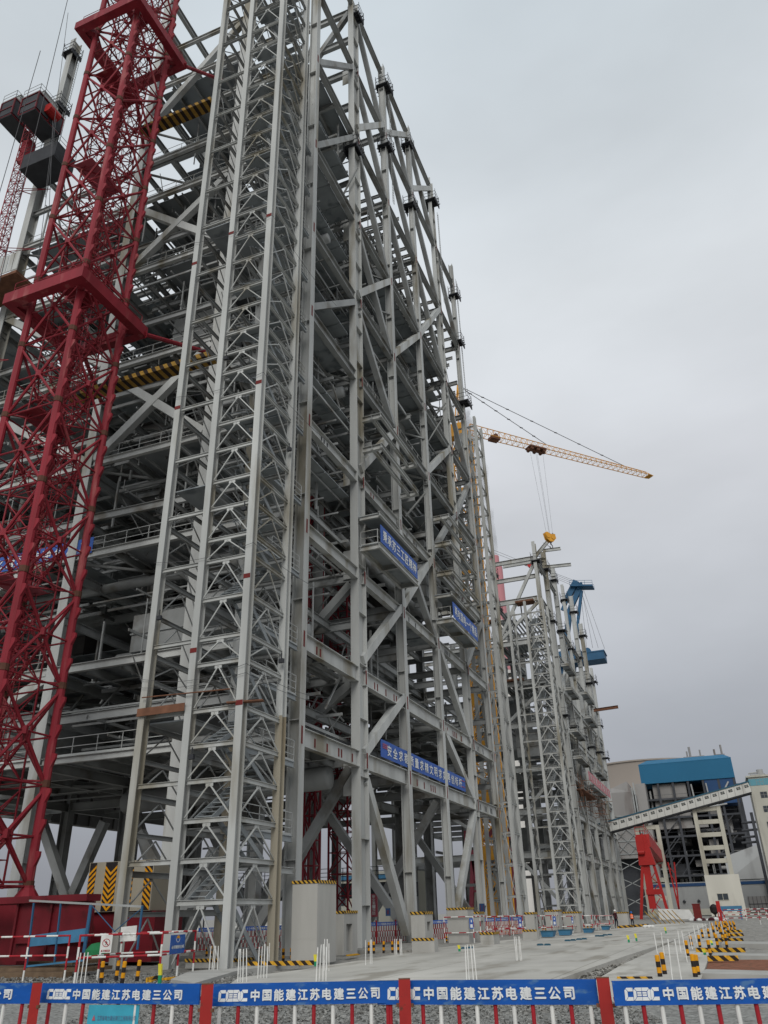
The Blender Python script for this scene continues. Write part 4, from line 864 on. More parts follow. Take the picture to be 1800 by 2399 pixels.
# cooling tower
CT = thing('cooling_tower', (-31, 450, 0), 'huge beige cooling tower behind the blue clad building', 'cooling tower')
prof = [(50, 0), (45, 12), (40, 28), (36, 42), (34, 54), (33.4, 61), (33.8, 66)]
mb = MB(); mb.rev(prof, (-31, 450, 0), 72); mb.build('shell', SHELL, CT, (-31, 450, 0), True)
mb = MB(); mb.rev([(33.8, 66), (34.4, 66), (34.4, 66.7), (33.5, 66.7)], (-31, 450, 0), 72); mb.build('rim', SHELL, CT)
# chimney with plume
CH = thing('chimney', (-78, 350, 0), 'pink and white banded chimney behind the edge of the tall frame', 'chimney')
mb = MB(); zs = [0, 100, 112, 124, 136, 148, 152, 152.2, 158]
for k in range(len(zs)-1):
    r = 3.6 if k < 5 else (3.0 if k > 5 else 3.6)
    mb.rev([(3.6 if k < 6 else 2.4, zs[k]), (3.6 if k < 6 else 2.4, zs[k+1])], (-78, 350, 0), 24, (1, 0, 1, 0, 0, 0, 0, 0)[k])
mb.rev([(3.6, 152), (2.4, 152.2)], (-78, 350, 0), 24, 0); mb.rev([(2.4, 158), (0.1, 158)], (-78, 350, 0), 24, 0)
mb.build('shaft', [PINK, CHIW], CH, smooth=False)
sm = bpy.data.materials.new('smoke'); sm.use_nodes = True; t = sm.node_tree; t.nodes.clear()
o = t.nodes.new('ShaderNodeOutputMaterial'); pv = t.nodes.new('ShaderNodeVolumePrincipled'); pv.inputs['Color'].default_value = (.75, .75, .76, 1); pv.inputs['Anisotropy'].default_value = .2
g = t.nodes.new('ShaderNodeNewGeometry'); n = t.nodes.new('ShaderNodeTexNoise'); n.inputs['Scale'].default_value = .09; n.inputs['Detail'].default_value = 4
r = t.nodes.new('ShaderNodeMapRange'); r.inputs['From Min'].default_value = .42; r.inputs['From Max'].default_value = .75; r.inputs['To Min'].default_value = 0; r.inputs['To Max'].default_value = .2
t.links.new(g.outputs['Position'], n.inputs['Vector']); t.links.new(n.outputs[0], r.inputs['Value']); t.links.new(r.outputs[0], pv.inputs['Density']); t.links.new(pv.outputs[0], o.inputs['Volume'])
mb = MB(); rs = random.Random(4); k0 = 0; rings = 16
for q in range(rings):
    f = q/(rings-1); c = Vector((-78-3*f-10*f*f, 350, 158.4+92*f)); rad = 2.2+5.5*f+2*math.sin(q*1.7)*f
    for i in range(14): a = 2*math.pi*i/14; mb.v.append((c.x+rad*math.cos(a)*(1+rs.uniform(-.15, .15)), c.y+rad*math.sin(a), c.z+rs.uniform(-1, 1)))
for q in range(rings-1):
    for i in range(14): j = (i+1) % 14; mb.f.append((q*14+i, q*14+j, q*14+14+j, q*14+14+i)); mb.m.append(0)
mb.f.append(tuple(range(13, -1, -1))); mb.m.append(0); mb.f.append(tuple(range((rings-1)*14, rings*14))); mb.m.append(0)
tag(mb.build('smoke_plume', sm), 'faint grey smoke plume drifting up from the banded chimney', 'smoke', None, 'stuff')
# blue clad boiler house
Yb = 250.
BB = thing('boiler_house', (-6, 262, 0), 'old boiler house with blue clad top above dark open steelwork', 'boiler house')
bl, br = pt(1503, 1837, Yb).x, pt(1722, 1820, Yb).x; zb0 = pt(1510, 1837, Yb).z; zt = pt(1497, 1792, Yb).z; zt2 = pt(1640, 1768, Yb).z
mb = MB(); mb.hexa([(bl, Yb, zb0), (br, Yb, zb0), (br, Yb+26, zb0), (bl, Yb+26, zb0), (bl, Yb, zt), (br, Yb, zt), (br, Yb+26, zt), (bl, Yb+26, zt)]); 
mb.hexa([(bl, Yb, zt+.01), (br, Yb, zt+.01), (br, Yb+26, zt+.01), (bl, Yb+26, zt+.01), (bl+2.4, Yb+3, zt+1.4), (br-1.8, Yb+3, zt+1.4), (br-1.8, Yb+23, zt+1.4), (bl+2.4, Yb+23, zt+1.4)])
mb.box(bl-.05, Yb-.06, zt-.2, br+.05, Yb, zt)
for k in range(60): x = bl+(br-bl)*(k+.5)/60; mb.box(x-.035, Yb-.05, zb0, x+.035, Yb, zt-.2)
mb.build('clad_top', CLAD, BB)
mb = MB(); q = pt(1690, 1850, Yb); mb.box(q.x-4, Yb+.3, zb0-6.6, br, Yb+9, zb0-.01); mb.build('side_screen', CLADD, BB)
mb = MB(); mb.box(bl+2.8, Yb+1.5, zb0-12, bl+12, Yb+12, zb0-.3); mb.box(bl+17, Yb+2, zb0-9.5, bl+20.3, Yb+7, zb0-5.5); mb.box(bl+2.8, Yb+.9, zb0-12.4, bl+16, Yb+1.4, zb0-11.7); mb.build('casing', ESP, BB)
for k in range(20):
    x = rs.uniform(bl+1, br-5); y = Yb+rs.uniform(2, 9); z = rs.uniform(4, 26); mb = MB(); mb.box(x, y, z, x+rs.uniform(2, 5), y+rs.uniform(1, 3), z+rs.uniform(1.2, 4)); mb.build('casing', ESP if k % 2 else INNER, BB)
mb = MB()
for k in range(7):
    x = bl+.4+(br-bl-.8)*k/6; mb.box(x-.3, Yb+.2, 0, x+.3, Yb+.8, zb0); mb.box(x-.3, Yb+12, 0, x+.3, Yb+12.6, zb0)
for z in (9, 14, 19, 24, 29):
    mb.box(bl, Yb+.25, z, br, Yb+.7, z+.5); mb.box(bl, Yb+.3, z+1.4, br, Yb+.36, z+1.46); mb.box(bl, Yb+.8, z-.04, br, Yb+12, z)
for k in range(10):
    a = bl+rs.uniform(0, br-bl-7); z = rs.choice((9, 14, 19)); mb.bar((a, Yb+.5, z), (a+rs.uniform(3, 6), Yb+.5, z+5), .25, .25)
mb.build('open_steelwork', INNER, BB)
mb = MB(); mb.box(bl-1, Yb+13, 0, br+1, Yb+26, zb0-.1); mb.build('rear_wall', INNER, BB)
for k in range(70):
    mb = MB()
    x = rs.uniform(bl+.5, br-3); y = Yb+rs.uniform(1, 11); z = rs.uniform(3, 27); p = Vector((x, y, z)); e = rs.random()
    mb.tube(p, p+(Vector((rs.uniform(2, 6), 0, 0)) if e < .45 else Vector((0, 0, rs.uniform(2, 6)))), rs.uniform(.1, .45), 8); mb.build('pipe', GREYW, BB)
mb = MB(); mb.path([(bl+13.5, Yb-.2, zb0-1), (bl+13.8, Yb-.2, zb0-6.5), (bl+15, Yb-.2, zb0-7.6), (bl+22, Yb-.2, zb0-6.8)], .22, 8); mb.path([(bl+17.5, Yb-.2, zb0-1), (bl+17.7, Yb-.2, zb0-6)], .2, 8); mb.bar((bl+19.3, Yb, zb0-7), (bl+23.5, Yb, zb0-1), .4, .4); mb.build('pipe', GREYW, BB)
for u, h, r in ((1610, 3.6, .28), (1617, 5.2, .4), (1641, 3.8, .28), (1675, 3.5, .35), (1692, 5, .36)):
    p = pt(u, 1768, Yb+8); mb = MB(); mb.tube((p.x, Yb+8, zt+1), (p.x, Yb+8, zt+1.2+h*.75), r*.8, 8); mb.build('roof_vent', ESP, BB)
for u0, u1 in ((1600, 1650), (1673, 1698)):
    a, b = pt(u0, 1768, Yb+8).x, pt(u1, 1768, Yb+8).x; mb = MB(); mb.box(a, Yb+7.6, zt+1.9, b, Yb+8.6, zt+2.3); 
    for k in range(6): mb.bar((a+(b-a)*k/6, Yb+8, zt+1.2), (a+(b-a)*(k+1)/6, Yb+8, zt+1.9), .12, .12)
    mb.build('vent_frame', ESP, BB)
# dust collector at its left with cross bracing
DC = thing('dust_collector', (-26, 246, 0), 'weathered grey dust collector with cross bracing beside the boiler house', 'dust collector')
dl, dr = pt(1432, 1900, 246).x, pt(1490, 1900, 246).x; dz = pt(1470, 1838, 246).z
mb = MB(); mb.box(dl-6, 246, 14, dr, 258, dz-2); mb.hexa([(dl-6, 246, dz-2), (dr, 246, dz-2), (dr, 258, dz-2), (dl-6, 258, dz-2), (dl+1, 247, dz-.6), (dr-1.4, 247, dz+1), (dr-1.4, 257, dz+1), (dl+1, 257, dz-.6)]); mb.box(dr+.9, 246, 8, dr+3.6, 252, dz); mb.build('casing', ESP, DC)
mb = MB()
for z in (15, 18.3, 21.6, 24.9): mb.box(dl-6, 245.8, z, dr, 246, z+.3)
for z in (15, 18.3, 21.6):
    for k in range(2):
        a = dl+(dr-dl)*k/2; b = dl+(dr-dl)*(k+1)/2; mb.bar((a, 245.7, z), (b, 245.7, z+3.3), .16, .16); mb.bar((b, 245.7, z), (a, 245.7, z+3.3), .16, .16)
for x in (dl, dr-.1, dr+.6): mb.box(x-.2, 245.5, 0, x+.2, 246, dz-1)
for k in range(3): mb.bar((dl-2, 245.6, 1+k*4.5), (dr+1, 245.6, 5.5+k*4.5), .18, .18); mb.bar((dr+1, 245.6, 1+k*4.5), (dl-2, 245.6, 5.5+k*4.5), .18, .18)
mb.box(dr+.3, 245.3, dz-3, dr+.7, 245.8, dz+.3); mb.build('bracing', STEEL2, DC)
mb = MB(); mb.box(dl-6, 250, 0, dr+3, 258, 13.9); mb.build('hopper_floor', INNER, DC)
# conveyor gallery climbing to the transfer tower
Yg = 170.
GA = thing('conveyor_gallery', (-6, Yg, 16), 'long sloping pale conveyor gallery with a row of small windows', 'conveyor gallery')
gA, gB = pt(1400, 1947, Yg), pt(1757, 1846, Yg); th0 = (pt(1447, 1948, Yg)-pt(1446, 1922, Yg)).length
gd = (gB-gA).normalized(); gu = Vector((0, 0, 1)); hh = th0*.5
mb = MB(); mb.bar(gA, gB, 3.2, 2*hh-.3); mb.build('gallery_wall', GALW, GA)
mb = MB(); mb.bar(gA+gu*(hh-.02), gB+gu*(hh-.02), 3.5, .22); mb.build('roof', ROOFB, GA)
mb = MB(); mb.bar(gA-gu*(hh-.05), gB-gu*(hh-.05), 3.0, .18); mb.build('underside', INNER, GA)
LG = (gB-gA).length
for k in range(20):
    c = gA+gd*(LG*(k+.6)/20)+gu*.28; mb = MB(); mb.bar(c-gd*.36-Vector((0, 1.6, 0)), c+gd*.36-Vector((0, 1.6, 0)), .06, .46, 0, gu); wn = mb.build('window', GLASS, GA)
    mb = MB(); mb.bar(c-gd*.03-Vector((0, 1.64, 0)), c+gd*.03-Vector((0, 1.64, 0)), .03, .46, 0, gu); mb.bar(c-gd*.36-Vector((0, 1.64, 0)), c+gd*.36-Vector((0, 1.64, 0)), .03, .05, 0, gu); mb.build('frame', CREAM, wn)
mb = MB()
for k in range(21): c = gA+gd*(LG*(k+.1)/20); mb.bar(c-Vector((0, 1.61, 0))-gu*(hh-.1), c-Vector((0, 1.61, 0))+gu*(hh-.15), .03, .06, 0, Vector((1, 0, 0)))
mb.build('panel_joint', ESP, GA)
def trestle(u0, u1, vt, lab, bottom=None, nb=6):
    a, b = pt(u0, vt, Yg), pt(u1, vt, Yg); T = thing('gallery_trestle', ((a.x+b.x)/2, Yg, 0), lab, 'trestle'); zt_ = a.z; w_ = .72
    z0 = 0 if bottom is None else bottom
    for x in (a.x+w_/2, b.x-w_/2):
        mb = MB(); mb.box(x-w_/2, Yg-.6, 0, x+w_/2, Yg+.6, zt_-.02); mb.build('column', CREAM, T)
    for k in range(nb):
        z = zt_-.75-(zt_-z0-.5)*k/nb; mb = MB(); mb.box(a.x+w_, Yg-.5, z, b.x-w_, Yg+.5, z+.75); mb.build('cross_beam', CREAM, T)
    mb = MB(); m = (a.x+b.x)/2; mb.box(m-.3, Yg-.5, zt_-.02, m+.3, Yg+.5, zt_+1.2); mb.build('bearing', CREAM, T)
    return T, a, b
TR, ta, tb = trestle(1621, 1688, 1893, 'pale concrete ladder frame with white walled foot under the gallery', 6.7, 5)
mb = MB(); mb.box(ta.x-.1, Yg-.72, 0, tb.x+.75, Yg+.72, 6.75); wl = mb.build('wall_panel', WHITEW, TR)
mb = MB(); p = pt(1694, 2101, Yg-.72); mb.box(p.x-.9, Yg-.75, p.z-.5, p.x+.9, Yg-.72, p.z+.5); wn = mb.build('window', GLASS, TR)
mb = MB(); mb.box(p.x-.95, Yg-.78, p.z+.5, p.x+.95, Yg-.72, p.z+.58); mb.box(p.x-.04, Yg-.78, p.z-.5, p.x+.04, Yg-.752, p.z+.5); mb.box(p.x-.95, Yg-.8, p.z-.58, p.x+.95, Yg-.72, p.z-.5); mb.build('frame', CREAM, wn)
trestle(1487, 1545, 1936, 'pale concrete ladder frame standing right behind the red gantry crane', None, 5)
# transfer tower
TT = thing('transfer_tower', (9, 173, 0), 'pale transfer tower with turquoise band at the right edge', 'tower building')
tx = pt(1752, 1822, Yg).x; tz = pt(1752, 1822, Yg).z
mb = MB(); mb.box(tx, Yg, 0, tx+9, Yg+8, tz); mb.build('wall', TOWERW, TT)
mb = MB(); mb.box(tx-.05, Yg-.05, tz-1.5, tx+9, Yg-.001, tz-.3); mb.box(tx-.05, Yg-.05, tz-1.5, tx-.001, Yg+8, tz-.3); mb.build('colour_band', mat('turquoise_paint', (.12, .30, .36), .7, 0, .06, 1), TT)
mb = MB(); mb.box(tx-.3, Yg-.3, tz, tx+9.3, Yg+8.3, tz+.3); mb.build('parapet', TOWERW, TT)
for i, (u, v) in enumerate(((1780, 1832), (1790, 1862), (1797, 1895), (1806, 1932))):
    p = pt(u, v, Yg); mb = MB(); mb.box(p.x-.6, Yg-.03, p.z-.55, p.x+.6, Yg+.02, p.z+.55); wn = mb.build('window', GLASS, TT); mb = MB()
    for d in (-.6, 0, .57): mb.box(p.x+d, Yg-.06, p.z-.55, p.x+d+.05, Yg-.03, p.z+.55)
    mb.box(p.x-.6, Yg-.06, p.z, p.x+.6, Yg-.031, p.z+.05); mb.build('frame', ESP, wn)
mb = MB(); mb.box(tx+.6, Yg+1, tz+.3, tx+3.2, Yg+3, tz+.7); mb.tube((tx+2.4, Yg+1.6, tz+.7), (tx+2.4, Yg+1.6, tz+1.5), .6, 10); mb.tube((tx+.3, Yg+1.4, tz+.9), (tx+2, Yg+1.4, tz+1.0), .15, 6); mb.build('roof_fan', GREYW, TT)
PIP = thing('pipe_rack', (4, 200, 0), 'stacked horizontal pipes and brackets in the gap before the transfer tower', 'pipe rack')
for v in (1928, 1946, 1962, 1975): a, b = pt(1738, v, 200), pt(1775, v-3, 200); mb = MB(); mb.tube(a, b, .25, 8); mb.build('pipe', INNER, PIP)
mb = MB(); a = pt(1778, 1985, 200); mb.box(a.x-.3, 199, 0, a.x+.3, 200, a.z+7); mb.build('support', INNER, PIP)
# long low building along the far end of the yard
Yw = 200.
LB = thing('low_building', (0, 206, 0), 'long low grey building with dark blue band along the eaves', 'building')
wx0, wz = pt(1560, 2060, Yw).x, pt(1640, 2066, Yw).z
mb = MB(); mb.box(wx0-4, Yw, 0, 40, Yw+12, wz); mb.build('wall', GREYW, LB)
mb = MB(); mb.box(wx0-4, Yw-.12, wz-.8, 40, Yw-.001, wz-.2); mb.build('eaves_band', CLADD, LB)
mb = MB(); mb.box(wx0-4, Yw-.1, 0, 40, Yw-.002, wz-5.2); mb.build('plinth', CREAM, LB)
for u, v in ((1604, 2114), (1638, 2113)):
    p = pt(u, v, Yw-.2); mb = MB(); mb.rev([(.05, .5), (.35, .2), (.3, 0)], p, 8); mb.build('wall_lamp', DARK, LB)
mb = MB(); p = pt(1778, 2112, Yw); mb.box(p.x-2, Yw-.2, .3, p.x+4, Yw-.1, p.z+1); fr = mb.build('gate', ESP, LB)
mb = MB()
for k in range(8): mb.box(p.x-1.9+k*.8, Yw-.26, .3, p.x-1.84+k*.8, Yw-.2, p.z+1)
mb.box(p.x-2, Yw-.26, p.z-.5, p.x+4, Yw-.2, p.z-.4); mb.build('bar', DARK, fr)
mb = MB(); mb.hexa([(p.x-5, 215, 7), (p.x+9, 215, 7), (p.x+9, 222, 7), (p.x-5, 222, 7), (p.x-5, 218, 12), (p.x+9, 215, 16), (p.x+9, 222, 16), (p.x-5, 220, 12)]); tag(mb.build('storage_shed', GREYW), 'grey sloping shed roof behind the low building by the transfer tower', 'shed')
# red gantry crane
Yq = 150.
GC = thing('gantry_crane', (-12, Yq, 0), 'bright red portal gantry crane in the yard before the concrete frames', 'gantry crane')
gx0, gx1 = pt(1491, 1960, Yq).x, pt(1513, 1960, Yq).x; zt_ = pt(1500, 1958, Yq).z; zm = pt(1500, 2028, Yq).z
mb = MB(); mb.hexa([(gx0-.2, Yq-1, zm), (gx1+.9, Yq-1, zm), (gx1+.9, Yq+1, zm), (gx0-.2, Yq+1, zm), (gx0, Yq-1, zt_), (gx1, Yq-1, zt_), (gx1, Yq+1, zt_), (gx0, Yq+1, zt_)])
mb.box(gx0-.1, Yq-1.5, zt_-2.6, gx1-.4, Yq-1, zt_-.2); mb.tube((gx0, Yq-1.3, zt_-2.7), (gx1-.5, Yq-1.3, zt_-2.7), .35, 8); mb.build('head_box', GRED, GC)
mb = MB(); ga = Vector((gx1, Yq, zt_-.8)); gb = pt(1556, 2030, Yq+26); mb.bar(ga, gb+Vector((0, 0, 1)), 1.1, 2.0); mb.bar(ga-Vector((.6, 0, 0)), gb-Vector((.6, 0, -1)), .2, 2.4); mb.build('girder', GRED, GC)
mb = MB(); railing(mb, (gx0, Yq-1, zt_), (gx1, Yq-1, zt_), 1.3, .05); railing(mb, ga+Vector((0, -.7, 1.5)), gb+Vector((0, -.7, 2.4)), 1., .04, 2.5); mb.build('railing', GRED, GC)
fA, fB = pt(1503, 2150, Yq), pt(1570, 2150, Yq); fM = pt(1533, 2140, Yq)
for a, b, w_ in (((gx0+.3, Yq-.5, zm), fA, .45), ((gx1+.6, Yq-.5, zm), fB, .45)):
    mb = MB(); mb.bar(a, (b.x, Yq-.5, 0), w_, w_, 0, (0, 1, 0)); mb.build('leg', GRED, GC)
mb = MB(); mb.box(pt(1515, 2090, Yq).x, Yq-.8, pt(1520, 2090, Yq).z-.4, pt(1552, 2090, Yq).x, Yq-.2, pt(1520, 2090, Yq).z+.4)
for k in range(3): mb.bar((gx0+.6, Yq-.5, zm-1-k*2), (gx1+1, Yq-.5, zm-3-k*2), .12, .12); mb.bar((gx1+.7, Yq-.5, zm-1-k*2), (gx0+.6, Yq-.5, zm-3-k*2), .12, .12)
mb.box(fM.x-.55, Yq-.6, 1.5, fM.x+.55, Yq-.1, zm); mb.build('sill_beam', GRED, GC)
mb = MB()
for u0, u1 in ((1565, 1592), (1580, 1592)): mb.bar(pt(u0, 2020, Yq+26), pt(u1, 2135, Yq+26), .25, .25)
for k in range(5): mb.bar(pt(1567+5*k, 2030+20*k, Yq+26), pt(1584+1.5*k, 2048+20*k, Yq+26), .12, .12)
mb.build('far_leg', GRED, GC)
# things lying about at the end of the yard
mb = MB(); a, b = pt(1545, 2150, 140), pt(1628, 2150, 140); mb.hexa([(a.x, 140, 0), (b.x, 140, 0), (b.x, 141, 0), (a.x, 141, 0), (a.x, 140.2, 1.5), (b.x-.6, 140.2, 1.25), (b.x-.6, 140.9, 1.25), (a.x, 140.9, 1.5)]); tag(mb.build('hoarding', TARP), 'low white sheet hoarding under the red gantry crane', 'hoarding')
mb = MB(); p = pt(1636, 2150, 130); mb.box(p.x-.5, 130, 0, p.x+.5, 131, 2.0); mb.box(p.x-.55, 129.97, 1.9, p.x+.55, 131.03, 2.02); tag(mb.build('site_cabinet', REDMARK), 'dark red upright cabinet beside the white hoarding', 'cabinet')
for k in range(7):
    a = pt(1530+k*11, 2166, 105); mb = MB(); mb.bar((a.x+.4, 105, 0), (a.x-.75, 105.3, 1.35), .07, .14, 0, (0, 1, .2)); o = mb.build('prop_board', STRXF); tag(o, f'{ORD[k]} from left of seven slanting striped boards before the red gantry', 'board', 'slanting striped boards')
mb = MB(); p = pt(1680, 2148, 120)
for k in range(9): a_ = random.uniform(.2, .45); mb.rev([(a_, 0), (a_*1.1, a_*.4), (a_*.5, a_*.9), (.02, a_)], (p.x-3.2+k*.5, 120+random.uniform(0, .8), 0), 6, k % 2)
tag(mb.build('sack_heap', [TARP, MAROON]), 'heap of pale sacks and cloth below the white walled trestle', 'sacks')
mb = MB(); p = pt(1690, 2129, 125); mb.box(p.x-.3, 125, p.z-.3, p.x+2.6, 126, p.z+.3); mb.box(p.x-.2, 125.2, 0, p.x, 125.5, p.z-.3); mb.box(p.x+2.2, 125.2, 0, p.x+2.4, 125.5, p.z-.3); tag(mb.build('site_tank', BINB), 'small blue tank on legs before the white trestle wall', 'tank')
mb = MB(); mb.rev([(.1, 0), (.5, .3), (.55, .9), (.3, 1.2), (.05, 1.3)], (p.x-.9, 125.3, p.z-.7), 10); mb.tube((p.x-.9, 125.3, 0), (p.x-.9, 125.3, p.z-.6), .1, 6); tag(mb.build('black_drum', BLK), 'black drum on a stand beside the small blue tank', 'drum')
# houses and trees glimpsed under the frame
for (x, y, sx, h, lb) in ((-62, 150, 16, 9, 'pale block with two windows seen under the frame left of big column'), (-44, 165, 7, 13, 'narrow white tower block behind the red vertical banner')):
    T = thing('office_block', (x, y, 0), lb, 'building'); mb = MB(); mb.box(x-sx/2, y, 0, x+sx/2, y+8, h); mb.build('wall', CREAM, T)
    mb = MB(); mb.box(x-sx/2-.2, y-.2, h-1.4, x+sx/2+.2, y-.01, h-.5); mb.build('blue_band', BINB, T)
    for k in range(int(sx/2.6)):
        for z in ([h*.45] if h < 10 else [3, 6, 9]):
            m1 = MB(); m1.box(x-sx/2+.7+k*2.6, y-.06, z-.7, x-sx/2+2+k*2.6, y+.02, z+.7); m1.build('window', GLASS, T)
mb = MB(); p = onY(875, 2094, 62); q = onY(875, 2148, 62); mb.box(p.x-.22, 62, q.z, p.x+.32, 62.05, p.z); vb = mb.build('hanging_banner', CREDD); tag(vb, 'narrow red vertical banner with pale characters under the frame', 'banner')
spread_chars('lettering', '安全生产人人', (p.x-.1, 61.99, p.z-.15), (0, 0, -1), (1, 0, 0), .24, .2, .2, LETTER, vb, 0, -.01) if False else None
for i, ch in enumerate('安全第一预防'):
    lettering('lettering', ch, (p.x-.1, 61.99, p.z-.3-i*(p.z-q.z-.2)/6), (1, 0, 0), (0, 0, 1), .26, .22, LETTER, vb, .01)
mb = MB(); railing(mb, (-62, 100, 5.2), (-36, 100, 5.2), 1.9, .05, 1.6, 3); mb.box(-62, 99.8, 3.6, -36, 101, 5.2); tag(mb.build('elevated_walkway', DARK), 'dark elevated walkway with railing crossing behind the tall concrete pier', 'walkway')
tag(sheet('far_pavement', [(-120, 240), (-75, 90), (-75, 44), (-130, 20)], SLAB, -.3, -.02))
mb = MB(); x, y = -78, 118
mb.tube((x, y, 0), (x, y, 12), .12, 6); mb.bar((x-1.2, y, 12), (x+1.2, y, 12), .2, .3); tag(mb.build('light_mast', DARK), 'lamp mast on the horizon between the dark columns', 'lamp mast')
# ================================================================ banners on the frame
def banner(name, label, p0, p1, z0, z1, text, m, face, chars=None, lm=LETTER, split=()):
    """flat printed sheet from p0 to p1 (xy), facing 'face'"""
    a = Vector((*p0, 0)); b = Vector((*p1, 0)); d = (b-a); ln = d.length; d.normalize(); f = Vector(face)
    mb = MB(); n = max(2, int(ln/1.4))
    for k in range(n):
        s, e = a+d*(ln*k/n), a+d*(ln*(k+1)/n); q = f*(.012*math.sin(k*1.9)); r = f*(.012*math.sin((k+1)*1.9)); t = -f*.03
        mb.hexa([s+q+Vector((0, 0, z0)), e+r+Vector((0, 0, z0)), e+r+t+Vector((0, 0, z0)), s+q+t+Vector((0, 0, z0)), s+q+Vector((0, 0, z1)), e+r+Vector((0, 0, z1)), e+r+t+Vector((0, 0, z1)), s+q+t+Vector((0, 0, z1))])
    o = tag(mb.build(name, m), label, 'banner')
    c0, c1 = chars if chars else (.04, .96); h = (z1-z0)*.66; pitch = ln*(c1-c0)/len(text)
    spread_chars('lettering', text, a+d*ln*c0+Vector((0, 0, z0+(z1-z0)*.17)), d, (0, 0, 1), pitch, min(pitch*.92, h*1.15), h, lm, o, .018, .03)
    return o
XB = -20.12
ya, yb = onX(893, 1750, XB).y, onX(1091, 1850, XB).y; y0c, y1c = onX(905, 1770, XB).y, onX(1083, 1840, XB).y
zb0, zb1 = onX(893, 1772, XB).z, onX(893, 1731, XB).z
bA = banner('slogan_banner', 'long blue banner with large white slogan behind two columns near the base', (XB, ya), (XB, yb), zb0, zb1, '安全求稳质量求精文明求实再创标杆', BANB, (1, 0, 0), ((y0c-ya)/(yb-ya), (y1c-ya)/(yb-ya)))
mb = MB()
for k in range(3): mb.box(XB+.03, ya+.25, zb1-.3-k*.12, XB+.036, ya+1.15, zb1-.24-k*.12)
for k in range(2): mb.box(XB+.03, yb-1.2, zb0+.3+k*.5, XB+.036, yb-.2, zb0+.36+k*.5)
mb.build('small_print', CREDD, bA)
banner('slogan_banner', 'blue banner with eight characters on the nearer balcony beside the big column', (-18.3, 46.45), (-18.3, 54.15), 25.05, 26.42, '秉承苏三工匠精神', BANB, (1, 0, 0))
banner('slogan_banner', 'blue banner with eight characters on the farther balcony by yellow mast', (-18.3, 63.6), (-18.3, 71.5), 25.0, 26.45, '再攻国电一个精品', BANB, (1, 0, 0))
banner('slogan_banner', 'blue banner with white characters on the railing behind the red crane mast', (-46.6, 37.98), (onY(218, 1276, 37.98).x, 37.98), onY(218, 1294, 37.98).z, onY(218, 1258, 37.98).z, '优化管理洁净化施工', BANB, (0, -1, 0), (.02, .99))
q0, q1 = onX(1371, 1757, -18.2), onX(1423, 1815, -18.2)
banner('slogan_banner', 'long pale red banner on the balcony of the shorter far frame', (-18.2, q0.y), (-18.2, q1.y), 20.4, 21.9, '安全第一质量为本', PINK, (1, 0, 0), None, WHITE)
# ================================================================ concrete piers
def slot_pier(name, label, x0, y0, x1, y1, z1, step=None, slot=None, cap=True):
    """cast pier; slot = (y a, y b, z a, z b) niche cut into the +X face; cap = striped tape round the top edge"""
    T = thing(name, ((x0+x1)/2, (y0+y1)/2, 0), label, 'concrete pier'); mb = MB()
    if slot:
        a, b, za, zb = slot; dp = .22
        mb.box(x0, y0, -.1, x1-dp, y1, z1); mb.box(x1-dp, y0, -.1, x1, a, z1); mb.box(x1-dp, b, -.1, x1, y1, z1); mb.box(x1-dp, a, zb, x1, b, z1); mb.box(x1-dp, a, -.1, x1, b, za)
    else: mb.box(x0, y0, -.1, x1, y1, z1)
    mb.box(x0-.006, y0-.006, z1*.27, x1+.006, y0-.002, z1*.27+.015)
    mb.build('block', CONC, T)
    if step: m1 = MB(); m1.box(*step); m1.build('step_block', CONC, T)
    if cap:
        m1 = MB(); m1.box(x0-.03, y0-.03, z1-.10, x1+.03, y0-.004, z1+.03); m1.build('edge_tape', STRXF, T)
        m1 = MB(); m1.box(x1+.004, y0-.03, z1-.10, x1+.03, y1, z1+.03); m1.build('edge_tape', STRXF, T)
    if step:
        m1 = MB(); x0, y0, _, x1, y1, z1 = step; m1.box(x0, y0-.02, z1-.1, x1, y0-.004, z1+.02); m1.build('edge_tape', STRXF, T)
    return T
c = onZ(742, 2252); l = onZ(683, 2252); zt_ = onY(742, 2063, c.y).z
slot_pier('concrete_pier', 'tallest bare concrete pier with striped top edge in the middle foreground', c.x-1.22, c.y, c.x, c.y+1.9, zt_)
c = onZ(806, 2233)
slot_pier('concrete_pier', 'slotted concrete pier just right of the tallest pier, before the big column', c.x-.75, c.y, c.x, c.y+1.7, onY(806, 2135, c.y).z, None, (c.y+.3, c.y+1.05, .05, onY(806, 2165, c.y).z))
c = onZ(990, 2231)
slot_pier('concrete_pier', 'slotted concrete pier with a low step block at its foot', c.x-.62, c.y+.25, c.x+.1, c.y+1.5, onY(990, 2137, c.y).z, (c.x-.4, c.y-.35, -.1, c.x+.75, c.y+.2, onY(990, 2198, c.y).z), (c.y+.6, c.y+1.1, .9, onY(990, 2160, c.y).z))
c = onZ(1100, 2208)
slot_pier('concrete_pier', 'wide concrete pier inside the nearest red and white barrier enclosure', c.x-1.35, c.y, c.x, c.y+1.4, onY(1090, 2127, c.y).z)
c = onZ(1125, 2204)
slot_pier('concrete_pier', 'narrow slotted concrete pier right behind the barrier enclosure', c.x-.5, c.y+.2, c.x, c.y+1.5, onY(1118, 2137, c.y).z, None, (c.y+.6, c.y+1.1, .05, 1.15))
c = onZ(1158, 2213)
slot_pier('concrete_pier', 'low square concrete block with striped front edge before the far fence', c.x-.78, c.y, c.x, c.y+1.3, onY(1150, 2185, c.y).z)
c = onZ(1254, 2201)
slot_pier('concrete_pier', 'slotted concrete pier with step beside the first blue bin', c.x-.6, c.y+.3, c.x, c.y+1.4, onY(1250, 2138, c.y).z, (c.x-.7, c.y-.4, -.1, c.x+.25, c.y+.25, onY(1250, 2178, c.y).z), (c.y+.6, c.y+1, .5, 1.3))
